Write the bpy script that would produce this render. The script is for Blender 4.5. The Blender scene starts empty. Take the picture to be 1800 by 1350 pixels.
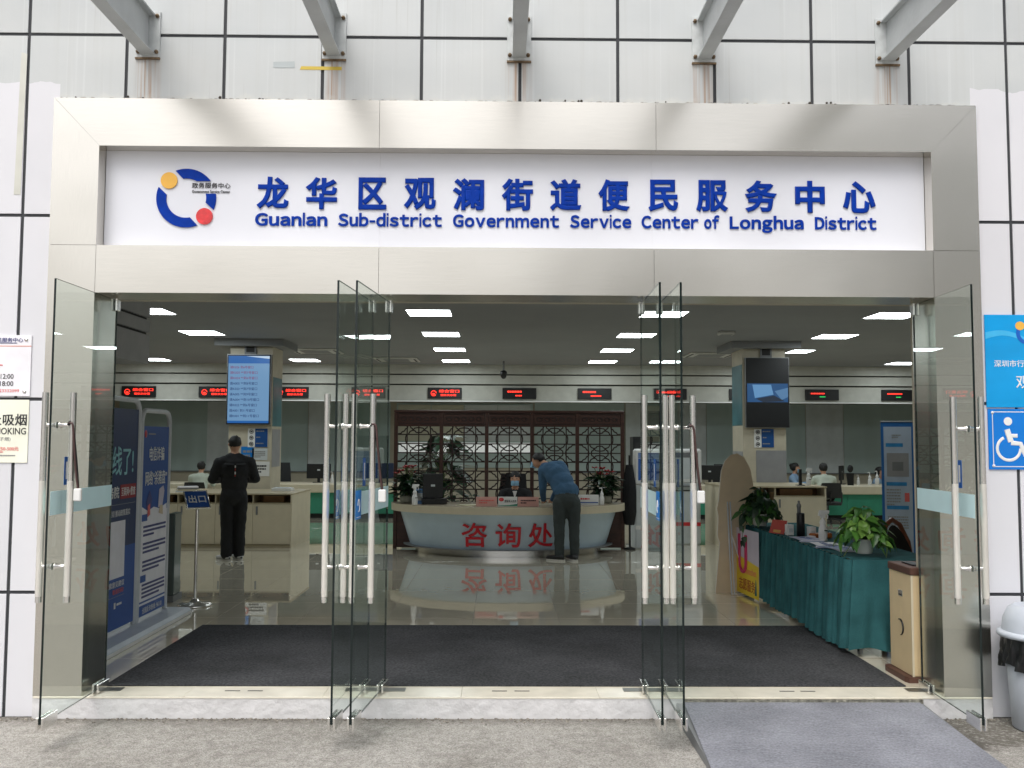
import bpy, math, random
import numpy as np
from mathutils import Vector, Matrix
R = math.radians
random.seed(7)
scene = bpy.context.scene
col = scene.collection
# ---------------------------------------------------------------- camera
PITCH, YAW, ROLL, CAMD, CAMH, FPX = 0.0627, 0.0121, 0.0042, 6.2457, 1.66, 1602.4
fw = Vector((math.sin(YAW) * math.cos(PITCH), math.cos(YAW) * math.cos(PITCH), math.sin(PITCH)))
rt = Vector((math.cos(YAW), -math.sin(YAW), 0)); up = rt.cross(fw)
rt2 = rt * math.cos(ROLL) + up * math.sin(ROLL); up2 = -rt * math.sin(ROLL) + up * math.cos(ROLL)
cam = bpy.data.cameras.new('camera'); cam.sensor_width = 36; cam.lens = 36 * FPX / 1800
cam.clip_end = 2000; cam.clip_start = 0.05
cam_o = bpy.data.objects.new('camera', cam)
m = Matrix((rt2, up2, -fw)).transposed().to_4x4(); m.translation = (0, -CAMD, CAMH)
cam_o.matrix_world = m; col.objects.link(cam_o); scene.camera = cam_o
# ---------------------------------------------------------------- light
SUN_EL, SUN_AZ = 58, 200          # degrees, azimuth measured from +y clockwise: behind the camera
world = bpy.data.worlds.new('World'); scene.world = world; world.use_nodes = True
wn = world.node_tree; wn.nodes.clear()
sky = wn.nodes.new('ShaderNodeTexSky'); sky.sky_type = 'NISHITA'; sky.sun_disc = False
sky.sun_elevation = R(SUN_EL); sky.sun_rotation = R(SUN_AZ); sky.air_density = 1.0; sky.dust_density = 6.0; sky.ozone_density = 1.0
hs = wn.nodes.new('ShaderNodeHueSaturation'); hs.inputs['Saturation'].default_value = 0.30
bg = wn.nodes.new('ShaderNodeBackground'); bg.inputs['Strength'].default_value = 0.15
wo = wn.nodes.new('ShaderNodeOutputWorld')
wn.links.new(sky.outputs[0], hs.inputs['Color']); wn.links.new(hs.outputs[0], bg.inputs[0]); wn.links.new(bg.outputs[0], wo.inputs[0])
sun = bpy.data.lights.new('sun', 'SUN'); sun.energy = 1.0; sun.angle = R(40); sun.color = (1, 0.97, 0.93)
sun_o = bpy.data.objects.new('sun', sun); col.objects.link(sun_o)
az, el = R(SUN_AZ), R(SUN_EL)
sun_o.rotation_euler = Vector((-math.sin(az) * math.cos(el), -math.cos(az) * math.cos(el), -math.sin(el))).to_track_quat('-Z', 'Y').to_euler()
scene.view_settings.view_transform = 'Standard'; scene.view_settings.look = 'None'
scene.view_settings.exposure = 0.30; scene.view_settings.gamma = 1.0
scene.render.engine = 'CYCLES'
scene.cycles.use_denoising = True
scene.cycles.max_bounces = 10; scene.cycles.transparent_max_bounces = 24
scene.cycles.glossy_bounces = 4; scene.cycles.diffuse_bounces = 5
scene.cycles.sample_clamp_indirect = 6.0
LAMP = 14.5                          # ceiling panels
# ---------------------------------------------------------------- materials
def S(r, g, b):
    f = lambda c: (c / 255 / 12.92) if c <= 10 else ((c / 255 + 0.055) / 1.055) ** 2.4
    return (f(r), f(g), f(b), 1)
MATS = {}
def mat(name, c, rough=0.5, metal=0.0, var=0.06, vscale=(6, 6, 6), bump=0.0, bscale=(40, 40, 40), emit=None, es=0.0, spec=None, rvar=0.0, broad=0.0, bsc=1.3):
    if name in MATS: return MATS[name]
    mt = bpy.data.materials.new(name); mt.use_nodes = True; MATS[name] = mt
    n = mt.node_tree.nodes; l = mt.node_tree.links; b = n['Principled BSDF']
    if len(c) == 3: c = (*c, 1)
    b.inputs['Base Color'].default_value = c; b.inputs['Roughness'].default_value = rough; b.inputs['Metallic'].default_value = metal
    if spec is not None: b.inputs['Specular IOR Level'].default_value = spec
    tc = n.new('ShaderNodeTexCoord')
    if var > 0 or rvar > 0:
        mp = n.new('ShaderNodeMapping'); mp.inputs['Scale'].default_value = vscale
        nz = n.new('ShaderNodeTexNoise'); nz.inputs['Scale'].default_value = 1; nz.inputs['Detail'].default_value = 4
        l.new(tc.outputs['Object'], mp.inputs[0]); l.new(mp.outputs[0], nz.inputs[0])
        if var > 0:
            mr = n.new('ShaderNodeMapRange'); mr.inputs['From Min'].default_value = .3; mr.inputs['From Max'].default_value = .7
            mr.inputs['To Min'].default_value = 1 - var * 1.6; mr.inputs['To Max'].default_value = 1 + var * .6
            mx = n.new('ShaderNodeVectorMath'); mx.operation = 'SCALE'; mx.inputs[0].default_value = c[:3]
            l.new(nz.outputs[0], mr.inputs[0]); l.new(mr.outputs[0], mx.inputs['Scale']); l.new(mx.outputs[0], b.inputs['Base Color'])
            if broad > 0:
                nb = n.new('ShaderNodeTexNoise'); nb.inputs['Scale'].default_value = bsc; nb.inputs['Detail'].default_value = 3; l.new(tc.outputs['Object'], nb.inputs[0])
                mb_ = n.new('ShaderNodeMapRange'); mb_.inputs['From Min'].default_value = .35; mb_.inputs['From Max'].default_value = .65; mb_.inputs['To Min'].default_value = 1 - broad; mb_.inputs['To Max'].default_value = 1 + broad
                ml = n.new('ShaderNodeMath'); ml.operation = 'MULTIPLY'; l.new(nb.outputs[0], mb_.inputs[0]); l.new(mb_.outputs[0], ml.inputs[0]); l.new(mr.outputs[0], ml.inputs[1]); l.new(ml.outputs[0], mx.inputs['Scale'])
        if rvar > 0:
            m2 = n.new('ShaderNodeMapRange'); m2.inputs['From Min'].default_value = .3; m2.inputs['From Max'].default_value = .7
            m2.inputs['To Min'].default_value = max(0.02, rough - rvar); m2.inputs['To Max'].default_value = rough + rvar
            l.new(nz.outputs[0], m2.inputs[0]); l.new(m2.outputs[0], b.inputs['Roughness'])
    if bump > 0:
        mp = n.new('ShaderNodeMapping'); mp.inputs['Scale'].default_value = bscale
        nz = n.new('ShaderNodeTexNoise'); nz.inputs['Scale'].default_value = 1; nz.inputs['Detail'].default_value = 5
        bp = n.new('ShaderNodeBump'); bp.inputs['Strength'].default_value = bump; bp.inputs['Distance'].default_value = 0.02
        l.new(tc.outputs['Object'], mp.inputs[0]); l.new(mp.outputs[0], nz.inputs[0]); l.new(nz.outputs[0], bp.inputs['Height']); l.new(bp.outputs[0], b.inputs['Normal'])
    if emit:
        b.inputs['Emission Color'].default_value = (*emit[:3], 1); b.inputs['Emission Strength'].default_value = es
        mt.cycles.emission_sampling = 'FRONT' if es > 5 else 'NONE'      # small displays glow but are not sampled as lamps
    return mt

def glass_mat(name, tint):
    mt = bpy.data.materials.new(name); mt.use_nodes = True; MATS[name] = mt
    n = mt.node_tree.nodes; l = mt.node_tree.links; n.clear()
    out = n.new('ShaderNodeOutputMaterial'); mix = n.new('ShaderNodeMixShader')
    tr = n.new('ShaderNodeBsdfTransparent'); tr.inputs[0].default_value = (*tint, 1)
    gl = n.new('ShaderNodeBsdfGlossy'); gl.inputs['Roughness'].default_value = 0.0; gl.inputs[0].default_value = (.9, .95, .93, 1)
    fr = n.new('ShaderNodeFresnel'); fr.inputs[0].default_value = 1.5
    ge = n.new('ShaderNodeNewGeometry'); inv = n.new('ShaderNodeMath'); inv.operation = 'SUBTRACT'; inv.inputs[0].default_value = 1
    mu = n.new('ShaderNodeMath'); mu.operation = 'MULTIPLY'
    l.new(ge.outputs['Backfacing'], inv.inputs[1]); l.new(inv.outputs[0], mu.inputs[0]); l.new(fr.outputs[0], mu.inputs[1])
    l.new(mu.outputs[0], mix.inputs[0]); l.new(tr.outputs[0], mix.inputs[1]); l.new(gl.outputs[0], mix.inputs[2]); l.new(mix.outputs[0], out.inputs[0])
    return mt

# facade panels: white composite with run-off streaks, rust below the brackets, repainted lower part at the sides
def facade_mat():
    mt = mat('facade_panel', S(212, 214, 214), .42, 0, 0)
    n = mt.node_tree.nodes; l = mt.node_tree.links; b = n['Principled BSDF']
    ge = n.new('ShaderNodeNewGeometry'); sp = n.new('ShaderNodeSeparateXYZ'); l.new(ge.outputs['Position'], sp.inputs[0])
    def noise(sc, det=4):
        mp = n.new('ShaderNodeMapping'); mp.inputs['Scale'].default_value = sc; nz = n.new('ShaderNodeTexNoise'); nz.inputs['Scale'].default_value = 1; nz.inputs['Detail'].default_value = det
        l.new(ge.outputs['Position'], mp.inputs[0]); l.new(mp.outputs[0], nz.inputs[0]); return nz.outputs[0]
    def mrange(v, a, b2, c=0., d=1.):
        mr = n.new('ShaderNodeMapRange'); mr.inputs[1].default_value = a; mr.inputs[2].default_value = b2; mr.inputs[3].default_value = c; mr.inputs[4].default_value = d
        l.new(v, mr.inputs[0]); return mr.outputs[0]
    def op(o, a, b2):
        k = n.new('ShaderNodeMath'); k.operation = o
        for i, v in enumerate((a, b2)):
            if isinstance(v, (int, float)): k.inputs[i].default_value = v
            else: l.new(v, k.inputs[i])
        return k.outputs[0]
    def mixc(f, a, c2):
        k = n.new('ShaderNodeMix'); k.data_type = 'RGBA'; l.new(f, k.inputs[0])
        if isinstance(a, tuple): k.inputs[6].default_value = a
        else: l.new(a, k.inputs[6])
        k.inputs[7].default_value = c2; return k.outputs[2]
    streak = mrange(noise((26, 1, .55)), .52, .72)
    fine = mrange(noise((48, 1, .7)), .64, .74)
    pale = mrange(noise((40, 1, .4), 2), .62, .7)
    blot = mrange(noise((1.6, 1, 2.2)), .35, .7)
    c = mixc(op('MULTIPLY', blot, .55), S(195, 198, 198), S(182, 187, 189))
    c = mixc(op('MULTIPLY', streak, .10), c, S(168, 168, 160))
    c = mixc(op('MULTIPLY', fine, .22), c, S(130, 122, 108))
    c = mixc(op('MULTIPLY', pale, .22), c, S(216, 219, 220))
    # rust below each bracket: x relative to the bracket rhythm
    xr = op('PINGPONG', op('ADD', sp.outputs[0], 2.41 + 12.6), 0.63)
    near = mrange(xr, .10, .02); zz = op('MULTIPLY', mrange(sp.outputs[2], 4.27, 4.2), mrange(sp.outputs[2], 3.7, 4.2))
    rust = op('MULTIPLY', op('MULTIPLY', near, mrange(noise((60, 1, 1.2)), .42, .68)), mrange(sp.outputs[2], 4.262, 4.245))
    c = mixc(op('MULTIPLY', rust, .8), c, S(160, 120, 82))
    drip = mrange(op('ADD', sp.outputs[2], op('MULTIPLY', noise((14, 1, 14)), .18)), 4.09, 4.05)     # grime along the top of the surround
    c = mixc(op('MULTIPLY', drip, .35), c, S(206, 206, 200))
    paint = op('LESS_THAN', op('ADD', sp.outputs[2], op('MULTIPLY', noise((5, 1, 3)), .12)), 4.135)
    side = op('GREATER_THAN', op('ABSOLUTE', op('SUBTRACT', sp.outputs[0], .105), 0), 3.10)
    dirt = op('MULTIPLY', mrange(noise((2.2, 1, 1.4)), .45, .75), .25)
    k = n.new('ShaderNodeMix'); k.data_type = 'RGBA'; l.new(op('MULTIPLY', paint, side), k.inputs[0]); l.new(c, k.inputs[6])
    pc = mixc(dirt, S(214, 214, 219), S(196, 198, 204)); l.new(pc, k.inputs[7])
    oi = n.new('ShaderNodeObjectInfo'); sc_ = n.new('ShaderNodeVectorMath'); sc_.operation = 'SCALE'; l.new(k.outputs[2], sc_.inputs[0]); l.new(mrange(oi.outputs['Random'], 0., 1., .945, 1.035), sc_.inputs['Scale'])
    l.new(sc_.outputs[0], b.inputs['Base Color'])
    bp = n.new('ShaderNodeBump'); bp.inputs['Strength'].default_value = .12; bp.inputs['Distance'].default_value = .01
    l.new(noise((9, 9, 9)), bp.inputs['Height']); l.new(bp.outputs[0], b.inputs['Normal'])
    return mt

def ground_mat():
    mt = mat('asphalt', S(120, 118, 114), .9, 0, 0)
    n = mt.node_tree.nodes; l = mt.node_tree.links; b = n['Principled BSDF']
    tc = n.new('ShaderNodeNewGeometry')
    def noise(s, d=6):
        nz = n.new('ShaderNodeTexNoise'); nz.inputs['Scale'].default_value = s; nz.inputs['Detail'].default_value = d; l.new(tc.outputs['Position'], nz.inputs[0]); return nz.outputs[0]
    vo = n.new('ShaderNodeTexVoronoi'); vo.inputs['Scale'].default_value = 150; l.new(tc.outputs['Position'], vo.inputs[0])
    r1 = n.new('ShaderNodeValToRGB'); r1.color_ramp.elements[0].color = S(140, 137, 132); r1.color_ramp.elements[1].color = S(196, 193, 187)
    r1.color_ramp.elements[0].position = .0; r1.color_ramp.elements[1].position = 1.0
    sp = n.new('ShaderNodeSeparateColor'); l.new(vo.outputs['Color'], sp.inputs[0]); l.new(sp.outputs[0], r1.inputs[0])
    mx = n.new('ShaderNodeMix'); mx.data_type = 'RGBA'; mx.blend_type = 'MULTIPLY'; mx.inputs[0].default_value = .75
    r2 = n.new('ShaderNodeValToRGB'); r2.color_ramp.elements[0].position = .38; r2.color_ramp.elements[1].position = .58
    r2.color_ramp.elements[0].color = (.56, .545, .52, 1); r2.color_ramp.elements[1].color = (1, 1, 1, 1)
    n3 = n.new('ShaderNodeMath'); n3.operation = 'ADD'; n4 = n.new('ShaderNodeMath'); n4.operation = 'MULTIPLY'; n4.inputs[1].default_value = .45; l.new(noise(14), n4.inputs[0]); n5 = n.new('ShaderNodeMath'); n5.operation = 'MULTIPLY'; n5.inputs[1].default_value = .55; l.new(noise(1.1), n5.inputs[0]); l.new(n4.outputs[0], n3.inputs[0]); l.new(n5.outputs[0], n3.inputs[1]); l.new(n3.outputs[0], r2.inputs[0]); l.new(r1.outputs[0], mx.inputs[6]); l.new(r2.outputs[0], mx.inputs[7])
    # soil washed against the wall right of the ramp
    xs_ = n.new('ShaderNodeSeparateXYZ'); l.new(tc.outputs['Position'], xs_.inputs[0])
    def mth(o, a, c2):
        k = n.new('ShaderNodeMath'); k.operation = o
        for i, v in enumerate((a, c2)):
            if isinstance(v, (int, float)): k.inputs[i].default_value = v
            else: l.new(v, k.inputs[i])
        return k.outputs[0]
    def mrg(v, a, c2):
        k = n.new('ShaderNodeMapRange'); k.inputs[1].default_value = a; k.inputs[2].default_value = c2; l.new(v, k.inputs[0]); return k.outputs[0]
    wob = mth('MULTIPLY', noise(5), .55)
    soil = mth('MULTIPLY', mrg(mth('ADD', xs_.outputs[1], wob), -.52, -.40), mrg(xs_.outputs[0], 2.6, 2.75))
    soil = mth('MULTIPLY', soil, mrg(noise(40), .25, .5))
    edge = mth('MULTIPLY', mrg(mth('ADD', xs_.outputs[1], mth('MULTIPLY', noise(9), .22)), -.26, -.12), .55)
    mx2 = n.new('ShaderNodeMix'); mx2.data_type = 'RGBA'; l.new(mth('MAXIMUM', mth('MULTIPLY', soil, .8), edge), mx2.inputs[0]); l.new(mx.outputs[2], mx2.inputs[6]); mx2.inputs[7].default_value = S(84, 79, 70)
    l.new(mx2.outputs[2], b.inputs['Base Color'])
    bp = n.new('ShaderNodeBump'); bp.inputs['Strength'].default_value = .6; bp.inputs['Distance'].default_value = .012
    l.new(vo.outputs['Distance'], bp.inputs['Height']); l.new(bp.outputs[0], b.inputs['Normal'])
    return mt

def steel_mat(name, scale, rough=.24, c=(.745, .715, .655)):
    mt = mat(name, c, rough, 1.0, .018, tuple(q * 4 for q in scale), 0)
    n = mt.node_tree.nodes; l = mt.node_tree.links; b = n['Principled BSDF']
    tc = n.new('ShaderNodeTexCoord')
    nz = n.new('ShaderNodeTexNoise'); nz.inputs['Scale'].default_value = 1.3; nz.inputs['Detail'].default_value = 1
    mp = n.new('ShaderNodeMapping'); mp.inputs['Scale'].default_value = tuple(s * 3 for s in scale); nf = n.new('ShaderNodeTexNoise'); nf.inputs['Scale'].default_value = 3
    l.new(tc.outputs['Object'], nz.inputs[0]); l.new(tc.outputs['Object'], mp.inputs[0]); l.new(mp.outputs[0], nf.inputs[0])
    b1 = n.new('ShaderNodeBump'); b1.inputs['Strength'].default_value = .36; b1.inputs['Distance'].default_value = .03; l.new(nz.outputs[0], b1.inputs['Height'])
    l.new(b1.outputs[0], b.inputs['Normal'])
    return mt

M_PANEL = facade_mat(); M_GROUND = ground_mat()
M_STEEL = steel_mat('brushed_steel', (2, 2, 60)); M_STEELV = steel_mat('brushed_steel_upright', (60, 60, 2))
M_CHROME = mat('handle_steel', (.90, .885, .86), .2, 1, .0)
M_GLASS = glass_mat('door_glass', (.935, .965, .95)); M_GEDGE = mat('glass_edge', (.005, .012, .012), .15, 0, .0)
M_JOINT = mat('joint_sealant', S(52, 54, 58), .7); M_WALLW = mat('white_wall', S(232, 232, 236), .6, 0, .05, (2, 2, 2), .2)
M_BEAM = mat('beam_grey_paint', S(186, 190, 191), .5, 0, .10, (3, 3, 3), .1); M_PLATE = mat('galvanised_plate', S(196, 200, 200), .5, .1, .12, (14, 14, 14))
M_BOLT = mat('rusty_bolt', S(128, 108, 84), .7, .3, .3, (60, 60, 60))
M_SIGN = mat('sign_white', S(226, 228, 236), .35, 0, .03, (1, 1, 1)); M_BLUE = mat('letter_blue', S(0, 54, 158), .5, 0, .12, (18, 18, 18), .2, (14, 14, 14), spec=.12)
M_YEL = mat('logo_yellow', S(238, 182, 74), .4); M_RED = mat('logo_red', S(226, 62, 66), .3, 0, .2, (18, 18, 18), .3, (14, 14, 14)); M_BLK = mat('print_black', S(34, 34, 38), .5)
M_WHITE = mat('plain_white', S(232, 232, 230), .5); M_CREAM = mat('marble_cream', S(226, 220, 204), .25, 0, .08, (5, 5, 5))
M_STEP = mat('step_white_paint', S(212, 211, 212), .8, 0, .08, (7, 7, 12), .6, (16, 16, 16))
M_TILE = mat('floor_tile', S(234, 226, 205), .015, 0, .05, (3, 3, 3), spec=1.0); _b = M_TILE.node_tree.nodes['Principled BSDF']; _b.inputs['Coat Weight'].default_value = 1.0; _b.inputs['Coat Roughness'].default_value = 0.0; _b.inputs['Coat IOR'].default_value = 1.48
M_GROUT = mat('grout', S(120, 114, 102), .5)
M_CEIL = mat('ceiling_paint', S(134, 136, 138), .8, 0, .04, (1, 1, 1)); M_HALL = mat('hall_wall_beige', S(178, 170, 152), .7)
M_SOFF = mat('soffit_paint', S(186, 186, 178), .7); M_DARK = mat('dark_gap', S(40, 40, 40), .7)
M_MAT = mat('dark_mat', S(86, 87, 90), .95, 0, .30, (60, 60, 60), 1.0, (160, 160, 160), spec=.1, broad=.22, bsc=1.4)
M_RAMP = mat('ramp_carpet', S(146, 148, 156), .95, 0, .20, (70, 110, 70), .9, (20, 120, 120), spec=.1, broad=.14, bsc=2.2)
M_FROST = mat('frosted_film', S(206, 236, 240), .6, 0, .03); M_STICK = mat('sticker_blue', S(20, 128, 214), .4)
M_BLACK = mat('black_plastic', S(24, 25, 27), .45); M_GREY = mat('grey_plastic', S(120, 122, 124), .5)
M_WOOD = mat('lattice_wood', S(70, 40, 31), .45, 0, .25, (4, 4, 20)); M_WOODD = mat('lattice_wood_dark', S(46, 29, 25), .55)
M_BEIGE = mat('laminate_beige', S(206, 196, 172), .45, 0, .04); M_BEIGED = mat('laminate_edge', S(176, 164, 136), .5); M_SHELF = mat('shelf_wood', S(134, 104, 78), .6, 0, .15, (3, 3, 12))
M_GREENC = mat('counter_green', S(58, 142, 116), .35); M_BLINDG = mat('blind_green', S(176, 192, 190), .8, 0, .08, (1, 1, .3)); M_BLINDW = mat('blind_white', S(204, 210, 212), .8, 0, .05)
M_DESKF = mat('desk_front', S(188, 208, 222), .25, 0, .03); M_DTEXT = mat('desk_red', S(206, 22, 44), .4)
M_CLOTH = mat('cloth_teal', S(56, 106, 110), .9, 0, .2, (5, 5, 5), .3, (90, 90, 90), spec=.15)
M_NAVY = mat('banner_navy', S(38, 86, 164), .4, 0, .1, (1, 1, 1)); M_NAVYD = mat('banner_navy_dark', S(30, 54, 98), .4); M_SKYB = mat('banner_sky', S(54, 140, 200), .4, 0, .4, (3, 3, 3))
M_BASEG = mat('banner_base', S(196, 204, 212), .4); M_POSTW = mat('tube_white', S(206, 210, 214), .35)
M_SKIN = mat('skin', S(196, 150, 124), .5, 0, .05); M_HAIR = mat('hair', S(22, 20, 20), .55, 0, .3, (60, 60, 60), .3, (200, 200, 30))
M_SHOEW = mat('shoe_sole', S(214, 212, 206), .6)
M_LEDR = mat('led_red', (.2, 0, 0), .5, 0, 0, emit=(1, .035, .02), es=2.2); M_LEDG = mat('led_green', (0, .2, 0), .5, 0, 0, emit=(.05, .9, .2), es=.8)
M_LIGHT = mat('lamp_diffuser', (.8, .8, .8), .5, 0, 0, emit=(.90, .985, 1.0), es=LAMP)
M_LEAF = [mat('leaf_a', S(92, 146, 60), .38, 0, .35, (14, 14, 14)), mat('leaf_b', S(132, 178, 84), .38, 0, .35, (14, 14, 14)), mat('leaf_c', S(66, 114, 52), .38, 0, .3, (14, 14, 14))]
M_LEAFD = mat('leaf_dark', S(38, 70, 44), .4, 0, .35, (9, 9, 9)); M_STEM = mat('stem', S(88, 110, 56), .6); M_FLOWER = mat('flower_red', S(178, 36, 42), .5, 0, .2, (30, 30, 30))
M_POT = mat('pot_white', S(226, 226, 220), .35); M_CARD = mat('cardboard', S(212, 194, 166), .8, 0, .05)

# ---------------------------------------------------------------- mesh helpers
class MB:
    def __init__(s): s.v = []; s.f = []; s.sm = []; s.mi = []
    def add(s, vs, fs, smooth=False, mi=0):
        o = len(s.v); s.v += [tuple(v) for v in vs]; s.f += [tuple(i + o for i in f) for f in fs]; s.sm += [smooth] * len(fs); s.mi += [mi] * len(fs); return s
    def box(s, x0, x1, y0, y1, z0, z1, mi=0, b=0.0):
        if b <= 0:
            vs = [(x, y, z) for z in (z0, z1) for y in (y0, y1) for x in (x0, x1)]
            return s.add(vs, [(0, 2, 3, 1), (4, 5, 7, 6), (0, 1, 5, 4), (2, 6, 7, 3), (0, 4, 6, 2), (1, 3, 7, 5)], mi=mi)
        # bevelled box
        vs = []; idx = {}
        for sz in (0, 1):
            for sy in (0, 1):
                for sx in (0, 1):
                    X, Y, Z = (x0, x1)[sx], (y0, y1)[sy], (z0, z1)[sz]; dx, dy, dz = (b, -b)[sx], (b, -b)[sy], (b, -b)[sz]
                    for a, p in enumerate(((X, Y + dy, Z + dz), (X + dx, Y, Z + dz), (X + dx, Y + dy, Z))): idx[sx, sy, sz, a] = len(vs); vs.append(p)
        fs = []; q = [(0, 0), (1, 0), (1, 1), (0, 1)]
        for k in (0, 1):
            fs.append([idx[k, i, j, 0] for i, j in (q if k else q[::-1])]); fs.append([idx[i, k, j, 1] for i, j in (q[::-1] if k else q)]); fs.append([idx[i, j, k, 2] for i, j in (q if k else q[::-1])])
        for i in (0, 1):
            for j in (0, 1):
                for (a, c) in ((1, 2), (0, 2), (0, 1)):
                    ax = 3 - a - c; k0 = [0, 0, 0]
                    oth = [t for t in (0, 1, 2) if t != ax]
                    def g(e, w): t = [0, 0, 0]; t[ax] = e; t[oth[0]] = i; t[oth[1]] = j; return idx[t[0], t[1], t[2], w]
                    f = [g(0, oth[0]), g(1, oth[0]), g(1, oth[1]), g(0, oth[1])]
                    if ((i + j + (1 if ax == 1 else 0)) % 2) == 0: f = f[::-1]
                    fs.append(f)
        for sx in (0, 1):
            for sy in (0, 1):
                for sz in (0, 1):
                    f = [idx[sx, sy, sz, a] for a in range(3)]
                    fs.append(f if (sx + sy + sz) % 2 else f[::-1])
        return s.add(vs, fs, mi=mi)
    def tube(s, pts, r, n=10, mi=0, caps=True):
        pts = [Vector(p) for p in pts]; rs = r if isinstance(r, (list, tuple)) else [r] * len(pts)
        vs = []; fs = []; prev = None
        for i, p in enumerate(pts):
            t = (pts[min(i + 1, len(pts) - 1)] - pts[max(i - 1, 0)]).normalized()
            if prev is None: a = t.orthogonal().normalized()
            else: a = (prev - t * prev.dot(t)).normalized()
            prev = a; bb = t.cross(a)
            for k in range(n):
                th = 2 * math.pi * k / n; vs.append(p + (a * math.cos(th) + bb * math.sin(th)) * rs[i])
        for i in range(len(pts) - 1):
            for k in range(n): fs.append((i * n + k, i * n + (k + 1) % n, (i + 1) * n + (k + 1) % n, (i + 1) * n + k))
        s.add(vs, fs, True, mi)
        if caps: s.add(vs[:n], [tuple(range(n))[::-1]], False, mi); s.add(vs[-n:], [tuple(range(n))], False, mi)
        return s
    def lathe(s, prof, n=24, c=(0, 0, 0), mi=0, sx=1, sy=1):
        vs = []; fs = []
        for r, z in prof:
            for k in range(n): th = 2 * math.pi * k / n; vs.append((c[0] + r * sx * math.cos(th), c[1] + r * sy * math.sin(th), c[2] + z))
        for i in range(len(prof) - 1):
            for k in range(n): fs.append((i * n + k, i * n + (k + 1) % n, (i + 1) * n + (k + 1) % n, (i + 1) * n + k))
        s.add(vs, fs, True, mi)
        if prof[0][0] > 1e-4: s.add(vs[:n], [tuple(range(n))[::-1]], False, mi)
        if prof[-1][0] > 1e-4: s.add(vs[-n:], [tuple(range(n))], False, mi)
        return s
    def prism(s, outline, y0, y1, mi=0):              # outline in x,z (counter-clockwise seen from -y)
        n = len(outline); vs = [(x, y0, z) for x, z in outline] + [(x, y1, z) for x, z in outline]
        return s.add(vs, [tuple(range(n)), tuple(range(2 * n - 1, n - 1, -1))] + [(i, i + n, (i + 1) % n + n, (i + 1) % n) for i in range(n)], mi=mi)
    def prismz(s, outline, z0, z1, mi=0):             # outline in x,y
        n = len(outline); vs = [(x, y, z0) for x, y in outline] + [(x, y, z1) for x, y in outline]
        return s.add(vs, [tuple(range(n))[::-1], tuple(range(n, 2 * n))] + [(i, (i + 1) % n, (i + 1) % n + n, i + n) for i in range(n)], mi=mi)
    def grid(s, fn, nu, nv, smooth=True, mi=0):
        vs = [fn(i / nu, j / nv) for j in range(nv + 1) for i in range(nu + 1)]
        return s.add(vs, [(j * (nu + 1) + i, j * (nu + 1) + i + 1, (j + 1) * (nu + 1) + i + 1, (j + 1) * (nu + 1) + i) for j in range(nv) for i in range(nu)], smooth, mi)
    def ball(s, c, r, n=12, mi=0):
        r = r if isinstance(r, (tuple, list)) else (r, r, r); h = n // 2 + 1
        vs = [(c[0] + r[0] * math.sin(math.pi * j / h) * math.cos(2 * math.pi * i / n), c[1] + r[1] * math.sin(math.pi * j / h) * math.sin(2 * math.pi * i / n), c[2] - r[2] * math.cos(math.pi * j / h)) for j in range(1, h) for i in range(n)]
        b = len(vs); vs += [(c[0], c[1], c[2] - r[2]), (c[0], c[1], c[2] + r[2])]
        fs = [(j * n + i, j * n + (i + 1) % n, (j + 1) * n + (i + 1) % n, (j + 1) * n + i) for j in range(h - 2) for i in range(n)]
        fs += [(b, (i + 1) % n, i) for i in range(n)] + [(b + 1, (h - 2) * n + i, (h - 2) * n + (i + 1) % n) for i in range(n)]
        return s.add(vs, fs, True, mi)
    def mesh(s, name, mats):
        me = bpy.data.meshes.new(name); me.from_pydata(s.v, [], s.f)
        me.polygons.foreach_set('use_smooth', s.sm); me.polygons.foreach_set('material_index', s.mi)
        for m_ in (mats if isinstance(mats, (list, tuple)) else [mats]): me.materials.append(m_)
        me.update(); return me
    def build(s, name, mats, parent=None, loc=(0, 0, 0), rz=0.0):
        return link(name, s.mesh(name, mats), parent, loc, rz)

def link(name, me, parent=None, loc=(0, 0, 0), rz=0.0, rot=None):
    o = bpy.data.objects.new(name, me); col.objects.link(o); o.parent = parent
    o.location = loc; o.rotation_euler = rot if rot else (0, 0, rz); return o
def tag(o, label, cat, group=None):
    o['label'] = label; o['category'] = cat
    if group: o['group'] = group
    return o
def thing(name, label, cat, loc=(0, 0, 0), rz=0.0, group=None):
    o = bpy.data.objects.new(name, None); col.objects.link(o); o.location = loc; o.rotation_euler = (0, 0, rz); o.empty_display_size = .1
    return tag(o, label, cat, group)
def struct(o): o['kind'] = 'structure'; return o
def B(name, mats, parent, *box, b=0.0): return MB().box(*box, b=b).build(name, mats, parent)

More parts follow.
